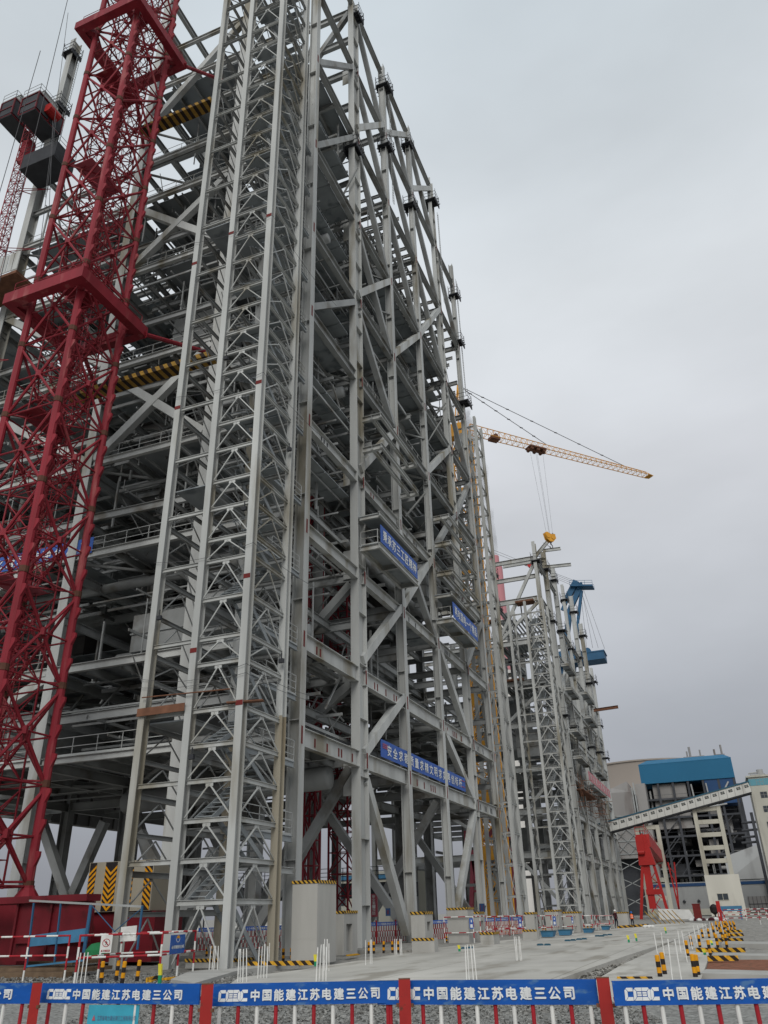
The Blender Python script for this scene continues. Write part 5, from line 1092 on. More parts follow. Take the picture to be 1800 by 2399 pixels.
for (u0, u1, vt, vb, lb) in ((1282, 1313, 2132, 2187, 'concrete pier with dashed black tape at the slim stair tower, left one'), (1323, 1361, 2136, 2184, 'concrete pier with dashed black tape at the slim stair tower, right one'), (1449, 1474, 2137, 2169, 'plain concrete pier with striped top behind the two standing workers')):
    c = onZ((u0+u1)/2, vb); x0, x1 = onY(u0, vb, c.y).x, onY(u1, vb, c.y).x; slot_pier('concrete_pier', lb, x0, c.y, x1, c.y+1.6, onY(u1, vt, c.y).z)
c = onZ(553, 2272, -.15); x0 = onY(434, 2272, c.y).x
slot_pier('concrete_pier', 'low broad plinth carrying the near corner leg of the white stair tower', x0, c.y, c.x, c.y+2.1, onY(553, 2247, c.y).z)
c = onZ(736, 2262, -.1); x0 = onY(578, 2262, c.y).x
# ================================================================ bollards
def bollard_mesh(h=.62, r=.062):
    mb = MB(); mb.bands((0, 0, 0), (0, 0, h), r, 4, (1, 0, 1, 0), 10); mb.rev([(r, h), (r*.7, h+.02), (.001, h+.025)], (0, 0, 0), 10, 0); return mb
_b = bollard_mesh().build('bollard', [YEL, BLK]); _used = []
def bollard(u, v, vt, label, group, wide=1.):
    p = onZ(u, v, -.05); h = max(.3, onY(u, vt, p.y).z+.05)
    if _used: o = _b.copy(); COL.objects.link(o)
    else: o = _b
    _used.append(o); o.location = p; s = h/.64; o.scale = (max(1, min(1.25, s))*wide, max(1, min(1.25, s))*wide, s); o.rotation_euler = (random.uniform(-.04, .04), random.uniform(-.04, .04), random.uniform(0, 3))
    tag(o, label, 'bollard', group)
def bollard_row(pts, where, group):
    for k, (u, v, vt) in enumerate(pts): bollard(u, v, vt, f'{ORD[k]} bollard from left of the {where}', group)
G_ = 'black and yellow bollards around the foundations'
bollard_row(((237, 2303, 2252), (272, 2297, 2250), (286, 2304, 2252), (321, 2299, 2249)), 'four below the white prohibition sign', G_)
bollard_row(((484, 2241, 2216), (497, 2239, 2216), (507, 2239, 2216)), 'three striped ones beside the stair tower leg', G_)
bollard_row(((645, 2255, 2223), (664, 2252, 2222), (683, 2253, 2221), (701, 2253, 2222)), 'four at the foot of the tallest pier', G_)
bollard_row(((865, 2234, 2207), (876, 2234, 2206), (899, 2233, 2205), (920, 2232, 2205), (933, 2232, 2205)), 'five before the far red and white fence', G_)
bollard_row(((1047, 2208, 2193), (1053, 2209, 2194), (1058, 2208, 2193), (1074, 2208, 2193), (1090, 2207, 2192), (1096, 2207, 2192), (1102, 2206, 2192)), 'seven inside the barrier enclosure', G_)
bollard_row(((1177, 2192, 2182), (1185, 2191, 2183), (1191, 2191, 2183), (1202, 2191, 2182), (1207, 2190, 2182), (1212, 2190, 2182)), 'six before the step block by the blue signs', G_)
bollard_row(((1273, 2181, 2172), (1279, 2181, 2173), (1286, 2181, 2174)), 'three above the first blue bin', G_)
bollard_row(((1317, 2180, 2170), (1324, 2180, 2170), (1331, 2179, 2170)), 'three above the second blue bin', G_)
bollard_row(((1370, 2176, 2167), (1378, 2176, 2167), (1386, 2176, 2167)), 'three above the third blue bin', G_)
bollard_row(((1548, 2293, 2237), (1559, 2287, 2231)), 'nearest pair left of the white rods', G_)
bollard_row(((1631, 2294, 2235), (1637, 2289, 2236)), 'nearest pair beside the brick rubble', G_)
bollard_row(((1613, 2243, 2203), (1622, 2220, 2192), (1641, 2222, 2190), (1648, 2200, 2177), (1663, 2200, 2175)), 'five along the right slab edge', G_)
bollard_row(((1672, 2186, 2162), (1682, 2184, 2160), (1690, 2182, 2159), (1706, 2181, 2158), (1713, 2179, 2157), (1721, 2178, 2157), (1680, 2178, 2158), (1701, 2177, 2157)), 'far huddle behind the striped boards', G_)
bollard_row(((1666, 2242, 2202), (1683, 2222, 2188), (1704, 2221, 2188), (1676, 2200, 2169), (1694, 2203, 2176), (1710, 2199, 2172), (1688, 2190, 2165), (1700, 2190, 2165), (1708, 2186, 2162), (1716, 2184, 2160), (1724, 2182, 2160), (1697, 2180, 2158)), 'crowded dozen beside the striped boards', G_)
# striped warning boards lying along foundation edges
def warn_board(u0, v0, u1, v1, label, z=0., h=.16):
    a, b = onZ(u0, v0, z), onZ(u1, v1, z); b.z = a.z
    mb = MB(); mb.bar(a+Vector((0, 0, h/2)), b+Vector((0, 0, h/2)), .05, h); mb.bar(a+Vector((0, .12, h*.3)), b+Vector((0, .12, h*.3)), .16, .05)
    o = mb.build('warning_board', STRX, None, a); tag(o, label, 'warning board', 'striped boards on foundation edges'); return o
warn_board(580, 2264, 737, 2261, 'striped board on the ledge below the four bollards at the tallest pier')
warn_board(812, 2240, 838, 2237, 'short striped board lying flat right of the slotted pier', 0, .06)
warn_board(343, 2304, 370, 2298, 'short striped board behind the first fence panel', -.1)
warn_board(380, 2297, 417, 2293, 'short striped board on the ledge left of the stair tower plinth', -.05, .07)
warn_board(1632, 2231, 1747, 2231, 'striped board between right hand bollards, second nearest')
warn_board(1659, 2252, 1731, 2251, 'striped board at the head of the brick rubble bed')
warn_board(1684, 2206, 1742, 2206, 'striped board beyond the second grey concrete edge')
warn_board(1692, 2195, 1742, 2193, 'striped board on the fourth foundation edge at right')
warn_board(1700, 2186, 1738, 2184, 'striped board on the farthest foundation edge at right')
warn_board(1448, 2175, 1520, 2170, 'long striped board along the ground at the orange vested worker', 0, .22)
warn_board(1447, 2298, 1530, 2298, 'dark striped board just behind the rightmost fence board', -.05, .1)
# ================================================================ white marker rods
_r = None
def rod(ub, vb, ut, vt, label):
    global _r
    p = onZ(ub, vb, -.02); t = onY(ut, vt, p.y)
    if _r is None:
        mb = MB(); mb.tube((0, 0, 0), (0, 0, 1), 1, 6); _r = mb.build('marker_rod', WHITE); o = _r
    else: o = _r.copy(); COL.objects.link(o)
    d = t-p; r = .0165 if p.y < 34 else .021; o.location = p; o.rotation_mode = 'QUATERNION'; o.rotation_quaternion = Vector((0, 0, 1)).rotation_difference(d.normalized()); o.scale = (r, r, d.length)
    tag(o, label, 'rod', 'white marker rods standing on the slab')
def rods(items, where):
    for k, (a, b, c_, d_) in enumerate(items): rod(a, b, c_, d_, f'{ORD[k]} white rod from left in the {where}')
rods(((179, 2306, 190, 2232), (188, 2306, 199, 2232), (198, 2306, 207, 2231)), 'cluster left of the prohibition sign')
rods(((490, 2275, 495, 2216), (497, 2275, 503, 2216), (501, 2275, 506, 2216), (510, 2275, 512, 2216)), 'cluster before the stair tower plinth')
rods(((557, 2303, 561, 2223), (563, 2302, 564, 2223), (569, 2303, 571, 2223), (578, 2302, 578, 2222)), 'cluster before the ledge, tallest in front')
rods(((598, 2256, 599, 2204), (604, 2294, 608, 2218), (611, 2293, 615, 2217), (618, 2293, 621, 2211), (625, 2293, 628, 2217), (630, 2264, 632, 2209)), 'cluster left of the tallest pier')
rods(((741, 2301, 745, 2219), (748, 2300, 753, 2213), (757, 2300, 758, 2212), (764, 2300, 765, 2218), (760, 2276, 761, 2200), (766, 2274, 767, 2200), (771, 2276, 771, 2210)), 'cluster right of the tallest pier')
rods(((857, 2262, 857, 2202), (868, 2260, 868, 2202), (872, 2260, 871, 2201)), 'cluster before the five bollards')
rods(((926, 2238, 925, 2200), (930, 2238, 929, 2200), (939, 2238, 937, 2200), (942, 2238, 940, 2200)), 'thin cluster left of the stepped pier')
rods(((1094, 2303, 1090, 2215), (1100, 2302, 1095, 2213), (1110, 2302, 1103, 2214), (1118, 2302, 1109, 2213)), 'cluster alone on the middle of the slab')
rods(((1211, 2252, 1205, 2194), (1213, 2252, 1209, 2194), (1220, 2252, 1215, 2194), (1223, 2252, 1217, 2194)), 'faint cluster beyond the middle of the slab')
rods(((1541, 2236, 1532, 2185), (1557, 2240, 1549, 2185), (1576, 2297, 1565, 2200), (1597, 2297, 1581, 2200), (1596, 2234, 1588, 2180), (1611, 2256, 1597, 2180), (1623, 2225, 1614, 2183), (1633, 2210, 1624, 2168), (1642, 2208, 1634, 2168), (1652, 2196, 1645, 2163), (1661, 2196, 1652, 2163), (1667, 2188, 1662, 2160), (1675, 2188, 1668, 2160)), 'long line at the right slab edge')
# little yellow and green survey pegs
for k, (u, vb, vt, lb) in enumerate(((374, 2304, 2258, 'green and yellow peg at the post of the red barrier'), (740, 2264, 2236, 'green and yellow peg at the corner of the tallest pier'), (1077, 2229, 2214, 'green and yellow peg before the barrier enclosure'), (1474, 2208, 2191, 'green and yellow peg alone on the slab, left of two'), (1492, 2205, 2187, 'green and yellow peg alone on the slab, right of two'), (1561, 2187, 2172, 'yellow green peg farthest away on the slab'), (1652, 2237, 2224, 'bright yellow peg tied to the bollard by the striped board'), (1669, 2214, 2203, 'bright yellow peg on the second bollard by the striped board'))):
    p = onZ(u, vb); h = onY(u, vt, p.y).z; mb = MB(); mb.box(-.05, -.03, 0, .05, .03, h*.42, 0); mb.hexa([(-.05, -.03, h*.42), (.05, -.03, h*.42), (.05, .03, h*.42), (-.05, .03, h*.42), (-.09, -.03, h), (.03, -.03, h), (.03, .03, h), (-.09, .03, h)], 1)
    o = mb.build('survey_peg', [MARKG, MARKY]); o.location = p; tag(o, lb, 'peg', 'green and yellow survey pegs')
# blue bins
for k, (u0, u1, vb, vt) in enumerate(((1268, 1299, 2197, 2183), (1309, 1339, 2193, 2180), (1367, 1391, 2187, 2177), (1410, 1429, 2180, 2171))):
    a, b = onZ(u0, vb), onZ(u1, vb); b.y = a.y; b = onY(u1, vb, a.y); h = onY(u0, vt, a.y).z; T = thing('spoil_bin', ((a.x+b.x)/2, a.y, 0), f'{ORD[k]} of four low blue bins from left along the far barriers', 'bin', 'blue bins along the barriers')
    mb = MB(); x0, x1 = a.x, b.x; y = a.y; mb.hexa([(x0+.05, y+.05, .04), (x1-.12, y+.05, .04), (x1-.12, y+.9, .04), (x0+.05, y+.9, .04), (x0, y, h), (x1, y, h), (x1, y+1, h), (x0, y+1, h)]); mb.build('tub', BINB, T)
    mb = MB(); mb.box(x0-.03, y-.03, h, x1+.03, y+.02, h+.05); mb.box(x0-.03, y+.98, h, x1+.03, y+1.03, h+.05); mb.box(x0-.03, y+.02, h, x0+.03, y+.98, h+.05); mb.box(x1-.03, y+.02, h, x1+.03, y+.98, h+.05); mb.build('rim', ROOFB, T)
for k, (u, v) in enumerate(((1266, 2215), (1283, 2215), (1330, 2205), (1343, 2204), (1357, 2202), (1369, 2201), (1400, 2194), (1410, 2194), (1418, 2192), (1429, 2191), (1088, 2223), (1103, 2222))):
    p = onZ(u, v); mb = MB(); mb.box(-.17, -.07, -.02, .17, .07, .06); mb.box(-.13, -.04, .06, .13, .04, .09); o = mb.build('kerb_block', ROOFB); o.location = p; o.rotation_euler = (0, 0, random.uniform(-.2, .4)); tag(o, f'{ORD[k]} small blue block from left lying on the dusty slab' if k < 10 else ('small blue block left of the dark hole at the barrier enclosure' if k == 10 else 'small blue block right beside the dark hole at the enclosure'), 'block', 'small blue blocks on the slab')
# ================================================================ red and white pipe barriers
def rw(mb, a, b, r=.03, seg=.42): n = max(2, int((Vector(b)-Vector(a)).length/seg)); mb.bands(a, b, r, n, (0, 1), 8)
def barrier_box(label, corners, h, rails=(1., .5), r=.03, split=2.1, name='pipe_barrier', closed=True):
    """enclosure of striped pipes: corners are ground points in order"""
    T = thing(name, corners[0], label, 'barrier'); n = len(corners); Z = Vector((0, 0, 1))
    for i in range(n if closed else n-1):
        a, b = Vector(corners[i]), Vector(corners[(i+1) % n]); m_ = max(1, round((b-a).length/split))
        for f in rails: mb = MB(); rw(mb, a+Z*h*f, b+Z*h*f, r); mb.build('rail', [RED, WHITE], T)
        for k in range(m_ if (closed or i < n-2) else m_+1):
            p = a.lerp(b, k/m_); mb = MB(); rw(mb, p-Z*.06, p+Z*h*1.02, r*1.05, .3); mb.build('post', [WHITE, RED], T)
    return T
g = -.06
A_, B_ = onZ(174, 2303, g), onZ(372, 2294, g); C_ = onZ(452, 2278, g); D_ = C_+(A_-B_)
hb = onY(188, 2192, A_.y).z-g
PB = barrier_box('red and white pipe barrier box carrying the prohibition and helmet signs', [A_, B_, C_, D_], hb, (1., .52), .033)
a, b = onZ(-40, 2297, g), onZ(150, 2296, g)
barrier_box('red and white pipe barrier at the far left, before the red crane base', [a, b], onY(161, 2192, b.y).z-g, (1., .55), .03, 1.55, 'pipe_barrier', False)
def enclosure(u0, u1, vb, vt, dy, label):
    p, q = onZ(u0, vb), onZ(u1, vb); q = onY(u1, vb, p.y); q.z = p.z = 0; h = onY(u0, vt, p.y).z; Y_ = Vector((0, dy, 0))
    return barrier_box(label, [p, q, q+Y_, p+Y_], h, (1., .38), .03)
E1 = enclosure(1043, 1112, 2209, 2149, 3.2, 'red and white barrier enclosure round the seven bollards, nearest on the right')
E2 = enclosure(1127, 1228, 2196, 2148, 3.5, 'red and white barrier enclosure before the far fence, with blue sign')
E3 = enclosure(1257, 1295, 2190, 2146, 3., 'red and white barrier enclosure behind the first blue bin')
E4 = enclosure(1306, 1343, 2186, 2147, 3., 'red and white barrier enclosure behind the second blue bin')
E5 = enclosure(1356, 1390, 2182, 2146, 3., 'red and white barrier enclosure behind the third blue bin')
E6 = enclosure(1397, 1430, 2177, 2146, 3., 'red and white barrier enclosure nearest to the standing workers')
a, b = onZ(1690, 2166), onZ(1880, 2163); barrier_box('long red and white barrier across the yard at the right edge, front', [a, b], 1.1, (1., .5), .035, 3, 'pipe_barrier', False)
a, b = onZ(1700, 2156), onZ(1850, 2153); barrier_box('long red and white barrier across the yard at the right edge, rear', [a, b], 1.2, (1., .5), .045, 3, 'pipe_barrier', False)
mb = MB(); p = onZ(1690, 2158); mb.bar(p, p+Vector((0, 0, 2.2)), .45, .12); mb.bar(p+Vector((.6, 0, 0)), p+Vector((.1, 0, 1.6)), .2, .1); tag(mb.build('gate_post', GRED), 'thick bright red gate post at the end of the rear barrier', 'post')
# signs hung on the barriers
def sign_board(name, label, c, xd, w_, h, m):
    xd = Vector(xd).normalized(); f = xd.cross(Vector((0, 0, 1))); o = Vector(c); mb = MB(); Z = Vector((0, 0, 1))
    T = thing(name, o, label, 'sign'); mb.bar(o-xd*w_/2+Z*h/2, o+xd*w_/2+Z*h/2, .012, h); mb.build('board', m, T); return T, xd, f
Z = Vector((0, 0, 1)); dAB = (B_-A_).normalized()
def on_line(u, v, a, d):                                               # point of the vertical plane through a along d
    n = Vector((d.y, -d.x, 0)); r_ = ray(u, v); return E0 + r_*((Vector(a)-E0).dot(n)/r_.dot(n))
fwd = Vector((dAB.y, -dAB.x, 0)); off = fwd*.05
p0 = on_line(233, 2233, A_+off, dAB); p1 = on_line(260, 2232, A_+off, dAB); h = on_line(234, 2191, A_+off, dAB).z-p0.z; w_ = (p1-p0).length
S1, xd, f = sign_board('prohibition_sign', 'white no entry sign with red crossed walking figure on the barrier', (p0+p1)/2, dAB, w_, h, WHITE)
o_ = Vector(((p0.x+p1.x)/2, (p0.y+p1.y)/2, p0.z)); o_ = o_+f*.008
def flat(mb, pts, o, xd, push=0.): mb.poly([o+xd*x+Z*z+f*push for x, z in pts], .004, 0, f)
mb = MB(); R_ = w_*.34; cz = h*.56
for k in range(24):
    t0, t1 = 2*math.pi*k/24, 2*math.pi*(k+1)/24
    flat(mb, [(R_*math.cos(t0)*.84, cz+R_*math.sin(t0)*.84), (R_*math.cos(t0), cz+R_*math.sin(t0)), (R_*math.cos(t1), cz+R_*math.sin(t1)), (R_*math.cos(t1)*.84, cz+R_*math.sin(t1)*.84)][::-1], o_, xd)
flat(mb, [(-R_*.66, cz+R_*.52), (R_*.52, cz-R_*.66), (R_*.66, cz-R_*.52), (-R_*.52, cz+R_*.66)], o_, xd, .005); flat(mb, [(-w_*.38, h*.06), (w_*.38, h*.06), (w_*.38, h*.17), (-w_*.38, h*.17)], o_, xd); mb.build('red_symbol', RED, S1)
mb = MB(); flat(mb, [(-R_*.12, cz+R_*.3), (R_*.08, cz+R_*.3), (R_*.08, cz+R_*.5), (-R_*.12, cz+R_*.5)], o_, xd, .001)
for q in (((-.1, .25), (.1, .25), (.15, -.15), (-.1, -.15)), ((-.1, -.15), (.05, -.15), (-.25, -.6), (-.38, -.55)), ((0, -.15), (.15, -.15), (.35, -.5), (.25, -.58)), ((-.1, .25), (-.1, .1), (-.4, 0), (-.4, .1)), ((.1, .25), (.35, .02), (.28, -.04), (.08, .1))): flat(mb, [(a*R_, cz+b*R_) for a, b in q], o_, xd, .001)
mb.build('figure', BLK, S1); lettering('lettering', '禁止入内', o_-xd*w_*.3+Z*h*.075, xd, Z, w_*.6, h*.08, WHITE, S1, .02, .008)
p0 = on_line(393, 2234, B_+fwd*.05, (C_-B_).normalized()); dBC = (C_-B_).normalized(); p0 = on_line(394, 2235, B_, dBC); p1 = on_line(428, 2233, B_, dBC); fb = Vector((dBC.y, -dBC.x, 0)); p0 += fb*.05; p1 += fb*.05; h = on_line(400, 2186, B_, dBC).z-p0.z; w_ = (p1-p0).length
S2, xd, f = sign_board('helmet_sign', 'blue sign with yellow helmet over white face on the barrier', (p0+p1)/2, dBC, w_, h, BLUE); o_ = Vector(((p0.x+p1.x)/2, (p0.y+p1.y)/2, p0.z))+f*.008
mb = MB(); flat(mb, [(-w_/2, h*.9), (w_/2, h*.9), (w_/2, h), (-w_/2, h)], o_, xd); mb.build('white_strip', WHITE, S2)
mb = MB(); flat(mb, [(w_*.12*math.cos(t), h*.72+h*.15*math.sin(t)) for t in [math.pi*k/10 for k in range(11)]], o_, xd); mb.build('helmet', YEL, S2)
mb = MB(); ol = [(w_*.13*math.cos(t), h*.71+h*.19*math.sin(t)) for t in [math.pi+math.pi*k/10 for k in range(11)]]; il = [(x*.8, h*.71+(z-h*.71)*.86) for x, z in ol]
for k in range(10): flat(mb, [ol[k], ol[k+1], il[k+1], il[k]], o_, xd)
mb.build('face_outline', WHITE, S2); lettering('lettering', '必须戴安全帽', o_-xd*w_*.42+Z*h*.22, xd, Z, w_*.84, h*.17, LETTER, S2, .03)
for (E_, u0, u1, vt, vb, lb) in ((E1, 1101, 1110, 2151, 2176, 'upright blue notice on the enclosure round the seven bollards'), (E2, 1216, 1224, 2151, 2173, 'upright blue notice on the enclosure before the far fence'), (E3, 1297, 1304, 2147, 2168, 'upright blue notice on the enclosure behind the first bin'), (E4, 1340, 1344, 2148, 2163, 'upright blue notice on the enclosure behind the second bin')):
    y = E_.location.y-.06; a, b = onY(u0, vb, y), onY(u1, vb, y); ht = onY(u0, vt, y).z-a.z; T, xd, f = sign_board('notice_sign', lb, (a+b)/2, (1, 0, 0), (b-a).length, ht, BANB); o_ = Vector(((a.x+b.x)/2, y-.008, a.z)); ww = (b-a).length; mb = MB()
    flat(mb, [(-ww*.3, ht*.1), (ww*.3, ht*.1), (ww*.3, ht*.42), (-ww*.3, ht*.42)], o_, xd); flat(mb, [(-ww*.1, ht*.6), (ww*.15, ht*.6), (ww*.15, ht*.85), (-ww*.1, ht*.85)], o_, xd); mb.build('white_panel', LETTER, T)
for (u0, u1, vt, vb, lb) in ((526, 533, 2123, 2152, 'blue sheet sign on a column behind the stair tower corner leg'), (904, 915, 2128, 2146, 'dark blue sheet sign on an inner column right of the big column'), (1124, 1137, 2117, 2137, 'dark blue sheet sign low on the column beside the yellow mast')):
    y = 46.0 if u0 < 800 else (52 if u0 < 1000 else 72.4); a, b = onY(u0, vb, y), onY(u1, vb, y); mb = MB(); mb.box(a.x, y, a.z, b.x, y+.02, onY(u0, vt, y).z); o = mb.build('sheet_sign', CLADD if u0 > 600 else BANB); tag(o, lb, 'sign'); mb = MB(); zt_ = onY(u0, vt, y).z; mb.box(a.x+.1, y-.01, a.z+.1, a.x+.14, y-.002, zt_-.1); mb.box(b.x-.14, y-.01, a.z+.1, b.x-.1, y-.002, zt_-.1); mb.build('red_line', REDMARK, o)
# ================================================================ the fence in front
def poly_logo(mb, o, xd, w_, h, f):
    """four block letters with mitred corners: C E reversed-E C"""
    C_p = [[(.24, 1), (1, 1), (1, .72), (.4, .72), (.14, .93)], [(-.02, .08), (.05, 0), (.34, .29), (.34, .7), (.1, .9), (-.02, .8)], [(.11, 0), (1, 0), (1, .28), (.4, .28)]]
    S_p = [[(.44, .52), (.96, .52), (.96, .66), (.44, .66)], [(.44, .34), (.96, .34), (.96, .48), (.44, .48)]]
    cw = w_/4.3
    for k, (x, ps, mir) in enumerate(((0, C_p, 0), (1.08, C_p+S_p, 0), (2.12, C_p+S_p, 1), (3.2, C_p, 0))):
        for p in ps:
            q = [(x+(1-a if mir else a), b) for a, b in p]
            if not mir: q = q[::-1]
            # a slight forward slant
            mb.poly([o+xd*(a*cw+b*h*.04)+Vector((0, 0, b*h)) for a, b in q], .003, 0, f)
TXT = '中国能建江苏电建三公司'
def fence_panel(label, p0, p1, z0, z1, lo=.05, l1=.208, c0=.215, c1=.91, nb=10, first=0, zig=0.):
    a, b = Vector((p0.x, p0.y, 0)), Vector((p1.x, p1.y, 0)); d = b-a; ln = d.length; d.normalize(); f = Vector((d.y, -d.x, 0)); Z = Vector((0, 0, 1))
    T = thing('site_fence', (a+b)/2, label, 'fence', 'blue topped panels of the front fence'); hb = z1-z0
    mb = MB(); mb.bar(a+Z*(z0+z1)/2, b+Z*(z0+z1)/2, .025, hb); mb.bar(a+Z*(z1+.006)-f*.012, b+Z*(z1+.006)-f*.012, .045, .012); bd = mb.build('name_board', BLUE, T)
    mb = MB(); of = f*.0165; poly_logo(mb, a+d*ln*lo+Z*(z0+hb*.21)+of, d, ln*(l1-lo), hb*.56, f); mb.build('logo', LETTER, bd)
    pitch = ln*(c1-c0)/11; spread_chars('lettering', TXT, a+d*ln*c0+Z*(z0+hb*.2)+f*.0125, d, Z, pitch, pitch*.86, hb*.58, LETTER, bd, .036, .004)
    mb = MB(); mb.bar(a+Z*(z0+.05)-f*.034, b+Z*(z0+.05)-f*.034, .03, .03); mb.build('rail', RED, T); mb = MB(); mb.bar(a+Z*.18-f*.045, b+Z*.18-f*.045, .025, .03); mb.build('rail', RED, T)
    for k in range(nb):
        q = a+d*ln*(k+.55)/nb-f*.02; mb = MB(); mb.tube(q+Z*.02, q+Z*(z0+.02), .02, 8); mb.build('bar', RED if (k+first) % 2 else WHITE, T)
    return T
ZB1 = 1.05
def gz_pt(u, v): return onZ(u, v, ZB1)
ends = [((-330, 2309), (77, 2306), 'front fence panel at the left edge, only its last characters in view'), ((99, 2307), (470, 2308), 'front fence panel with the cyan sheet hanging below its board'), ((493, 2309), (934, 2300), 'front fence panel in the middle, before the tallest pier'), ((880, 2302), (1396, 2299), 'front fence panel right of middle whose logo is half hidden by a post'), ((1434, 2302), (1960, 2293), 'front fence panel cut off by the right edge of view')]
for k, (l, r_, lb) in enumerate(ends):
    p, q = gz_pt(*l), gz_pt(*r_)
    if k == 3: dd = (q-p).normalized(); nn = Vector((-dd.y, dd.x, 0)); p += nn*.07; q += nn*.07
    ph = (44, 44, 49, 53, 55)[k]; D_ = (p+q)/2; zb = on_line((l[0]+r_[0])/2, (l[1]+r_[1])/2+ph, p, (q-p).normalized()).z
    fence_panel(lb, p, q, zb, ZB1, nb=(10, 9, 10, 12, 12)[k], first=k)
for k, (u, v, lb) in enumerate(((88.6, 2302, 'red square fence post left of the cyan sheet panel'), (487, 2305, 'red square fence post below the stair tower plinth'), (947.5, 2293, 'red square fence post covering the half hidden logo'), (1412, 2290, 'red square fence post below the diagonal trench, leaning left'))):
    p = gz_pt(u, v+8); t = on_line(u, v, p, Vector((1, 0, 0))); wd = .115 if k else .1; T = thing('fence_post', (p.x, p.y, 0), lb, 'fence post', 'red posts of the front fence')
    dn = Vector((-p.x, -p.y, 0)).normalized(); b0 = Vector((p.x, p.y, -.15))+dn*.04; tp_ = Vector((t.x, t.y, max(t.z, ZB1+.02)))+dn*.04
    mb = MB(); mb.bar(b0, tp_, wd, wd*.8, 0, (dn.x, dn.y, 0)); mb.build('shaft', mat('post_red_%s' % 'abcd'[k], (.34, .025, .022), .5, 0, .12, 4, (.12, .04, .025), .02, 12), T)
    m1 = MB(); m1.bar(tp_, tp_+Vector((0, 0, .006)), wd*1.02, wd*.82, 0, (dn.x, dn.y, 0)); m1.bar(tp_-Vector((wd*.75, 0, .22)), tp_+Vector((wd*.75, 0, -.22)), .03, .03); m1.build('hinge', RUST, T)
a, b = onZ(213, 2356, .86), onZ(331, 2356, .86); dd = Vector((b.x-a.x, b.y-a.y, 0)); ln = dd.length; dd.normalize(); ff = Vector((dd.y, -dd.x, 0)); a = Vector((a.x, a.y, .3))
a = a+ff*.03
mb = MB()
for k in range(6):
    s, e = a+dd*ln*k/6, a+dd*ln*(k+1)/6; mb.bar(s+Vector((0, 0, .28))+ff*.004*math.sin(k), e+Vector((0, 0, .28))+ff*.004*math.sin(k+1), .006, .58)
cs = tag(mb.build('cyan_sheet', TEALS), 'cyan plastic sheet with faint printing hanging under the fence board', 'sheet')
lettering('lettering', '江苏省电力建设第三工程有限公司', a+dd*ln*.2+Vector((0, 0, .43)), dd, (0, 0, 1), ln*.76, .045, mat('faded_print', (.10, .13, .24), .7), cs, .0, .012)
mb = MB(); q = a+dd*ln*.1+Vector((0, 0, .43))+ff*.012; mb.poly([q, q+dd*.04, q+dd*.02+Vector((0, 0, .05))], .003, 0, ff); mb.build('emblem', CREDD, cs)
# ================================================================ far red and white picket fence
def far_panel():
    T = thing('picket_fence', (0, 0, 0), 'x', 'fence', 'picket fence panels in front of the tall frame'); W_ = 1.9
    mb = MB(); mb.box(-W_/2, -.015, 1.02, W_/2, .015, 1.24); bd = mb.build('name_board', BANB, T)
    spread_chars('lettering', 'CEEC'+TXT, (-W_/2+.1, -.016, 1.06), (1, 0, 0), (0, 0, 1), (W_-.2)/15, .105, .13, LETTER, bd, .01, .004)
    mb = MB()
    for k in range(17):
        x = -W_/2+.06+k*(W_-.12)/16; mb.bands((x, 0, .06), (x, 0, 1.02), .019, 3, (0, 1) if k % 2 else (1, 0), 5)
    mb.box(-W_/2, -.012, .1, W_/2, .012, .13, 0); mb.box(-W_/2, -.012, .7, W_/2, .012, .73, 0); mb.build('pickets', [RED, WHITE], T)
    mb = MB(); mb.box(W_/2, -.035, -.1, W_/2+.07, .035, 1.36); mb.build('post', RED, T)
    return T
FP = far_panel(); fpn = 0
def copy_tree(o, parent=None):
    c = o.copy(); COL.objects.link(c); c.parent = parent
    for ch in [x for x in o.children]: copy_tree(ch, c)
    return c
fl = [onZ(u, v) for u, v in ((440, 2231), (560, 2227), (640, 2224), (760, 2219), (832, 2214), (970, 2206), (1055, 2201), (1128, 2196), (1228, 2189))]
acc = []
for a, b in zip(fl[:-1], fl[1:]):
    n = max(1, round((b-a).length/1.97))
    for k in range(n): acc.append((a.lerp(b, (k+.5)/n), math.atan2(b.y-a.y, b.x-a.x)))
for k, (p, ang) in enumerate(acc[:46]):
    o = FP if k == 0 else copy_tree(FP)
    o.location = p; o.rotation_euler = (0, 0, ang)
    j = next(i for i in range(len(fl)-1) if (fl[i]-p).length+(p-fl[i+1]).length < (fl[i]-fl[i+1]).length+.3)
    m_ = sum(1 for q, _ in acc[:k] if (fl[j]-q).length+(q-fl[j+1]).length < (fl[j]-fl[j+1]).length+.3)
    wh = ('left part behind the stair tower', 'part behind the stair tower corner leg', 'part left of the tallest pier', 'part hidden by the tallest and slotted piers', 'open part behind the five bollards', 'part behind the stepped pier', 'part behind the nearest enclosure', 'part behind the second enclosure')[j]
    o['label'] = f'{ORD[m_ % 16]} red and white picket panel along the {wh}'
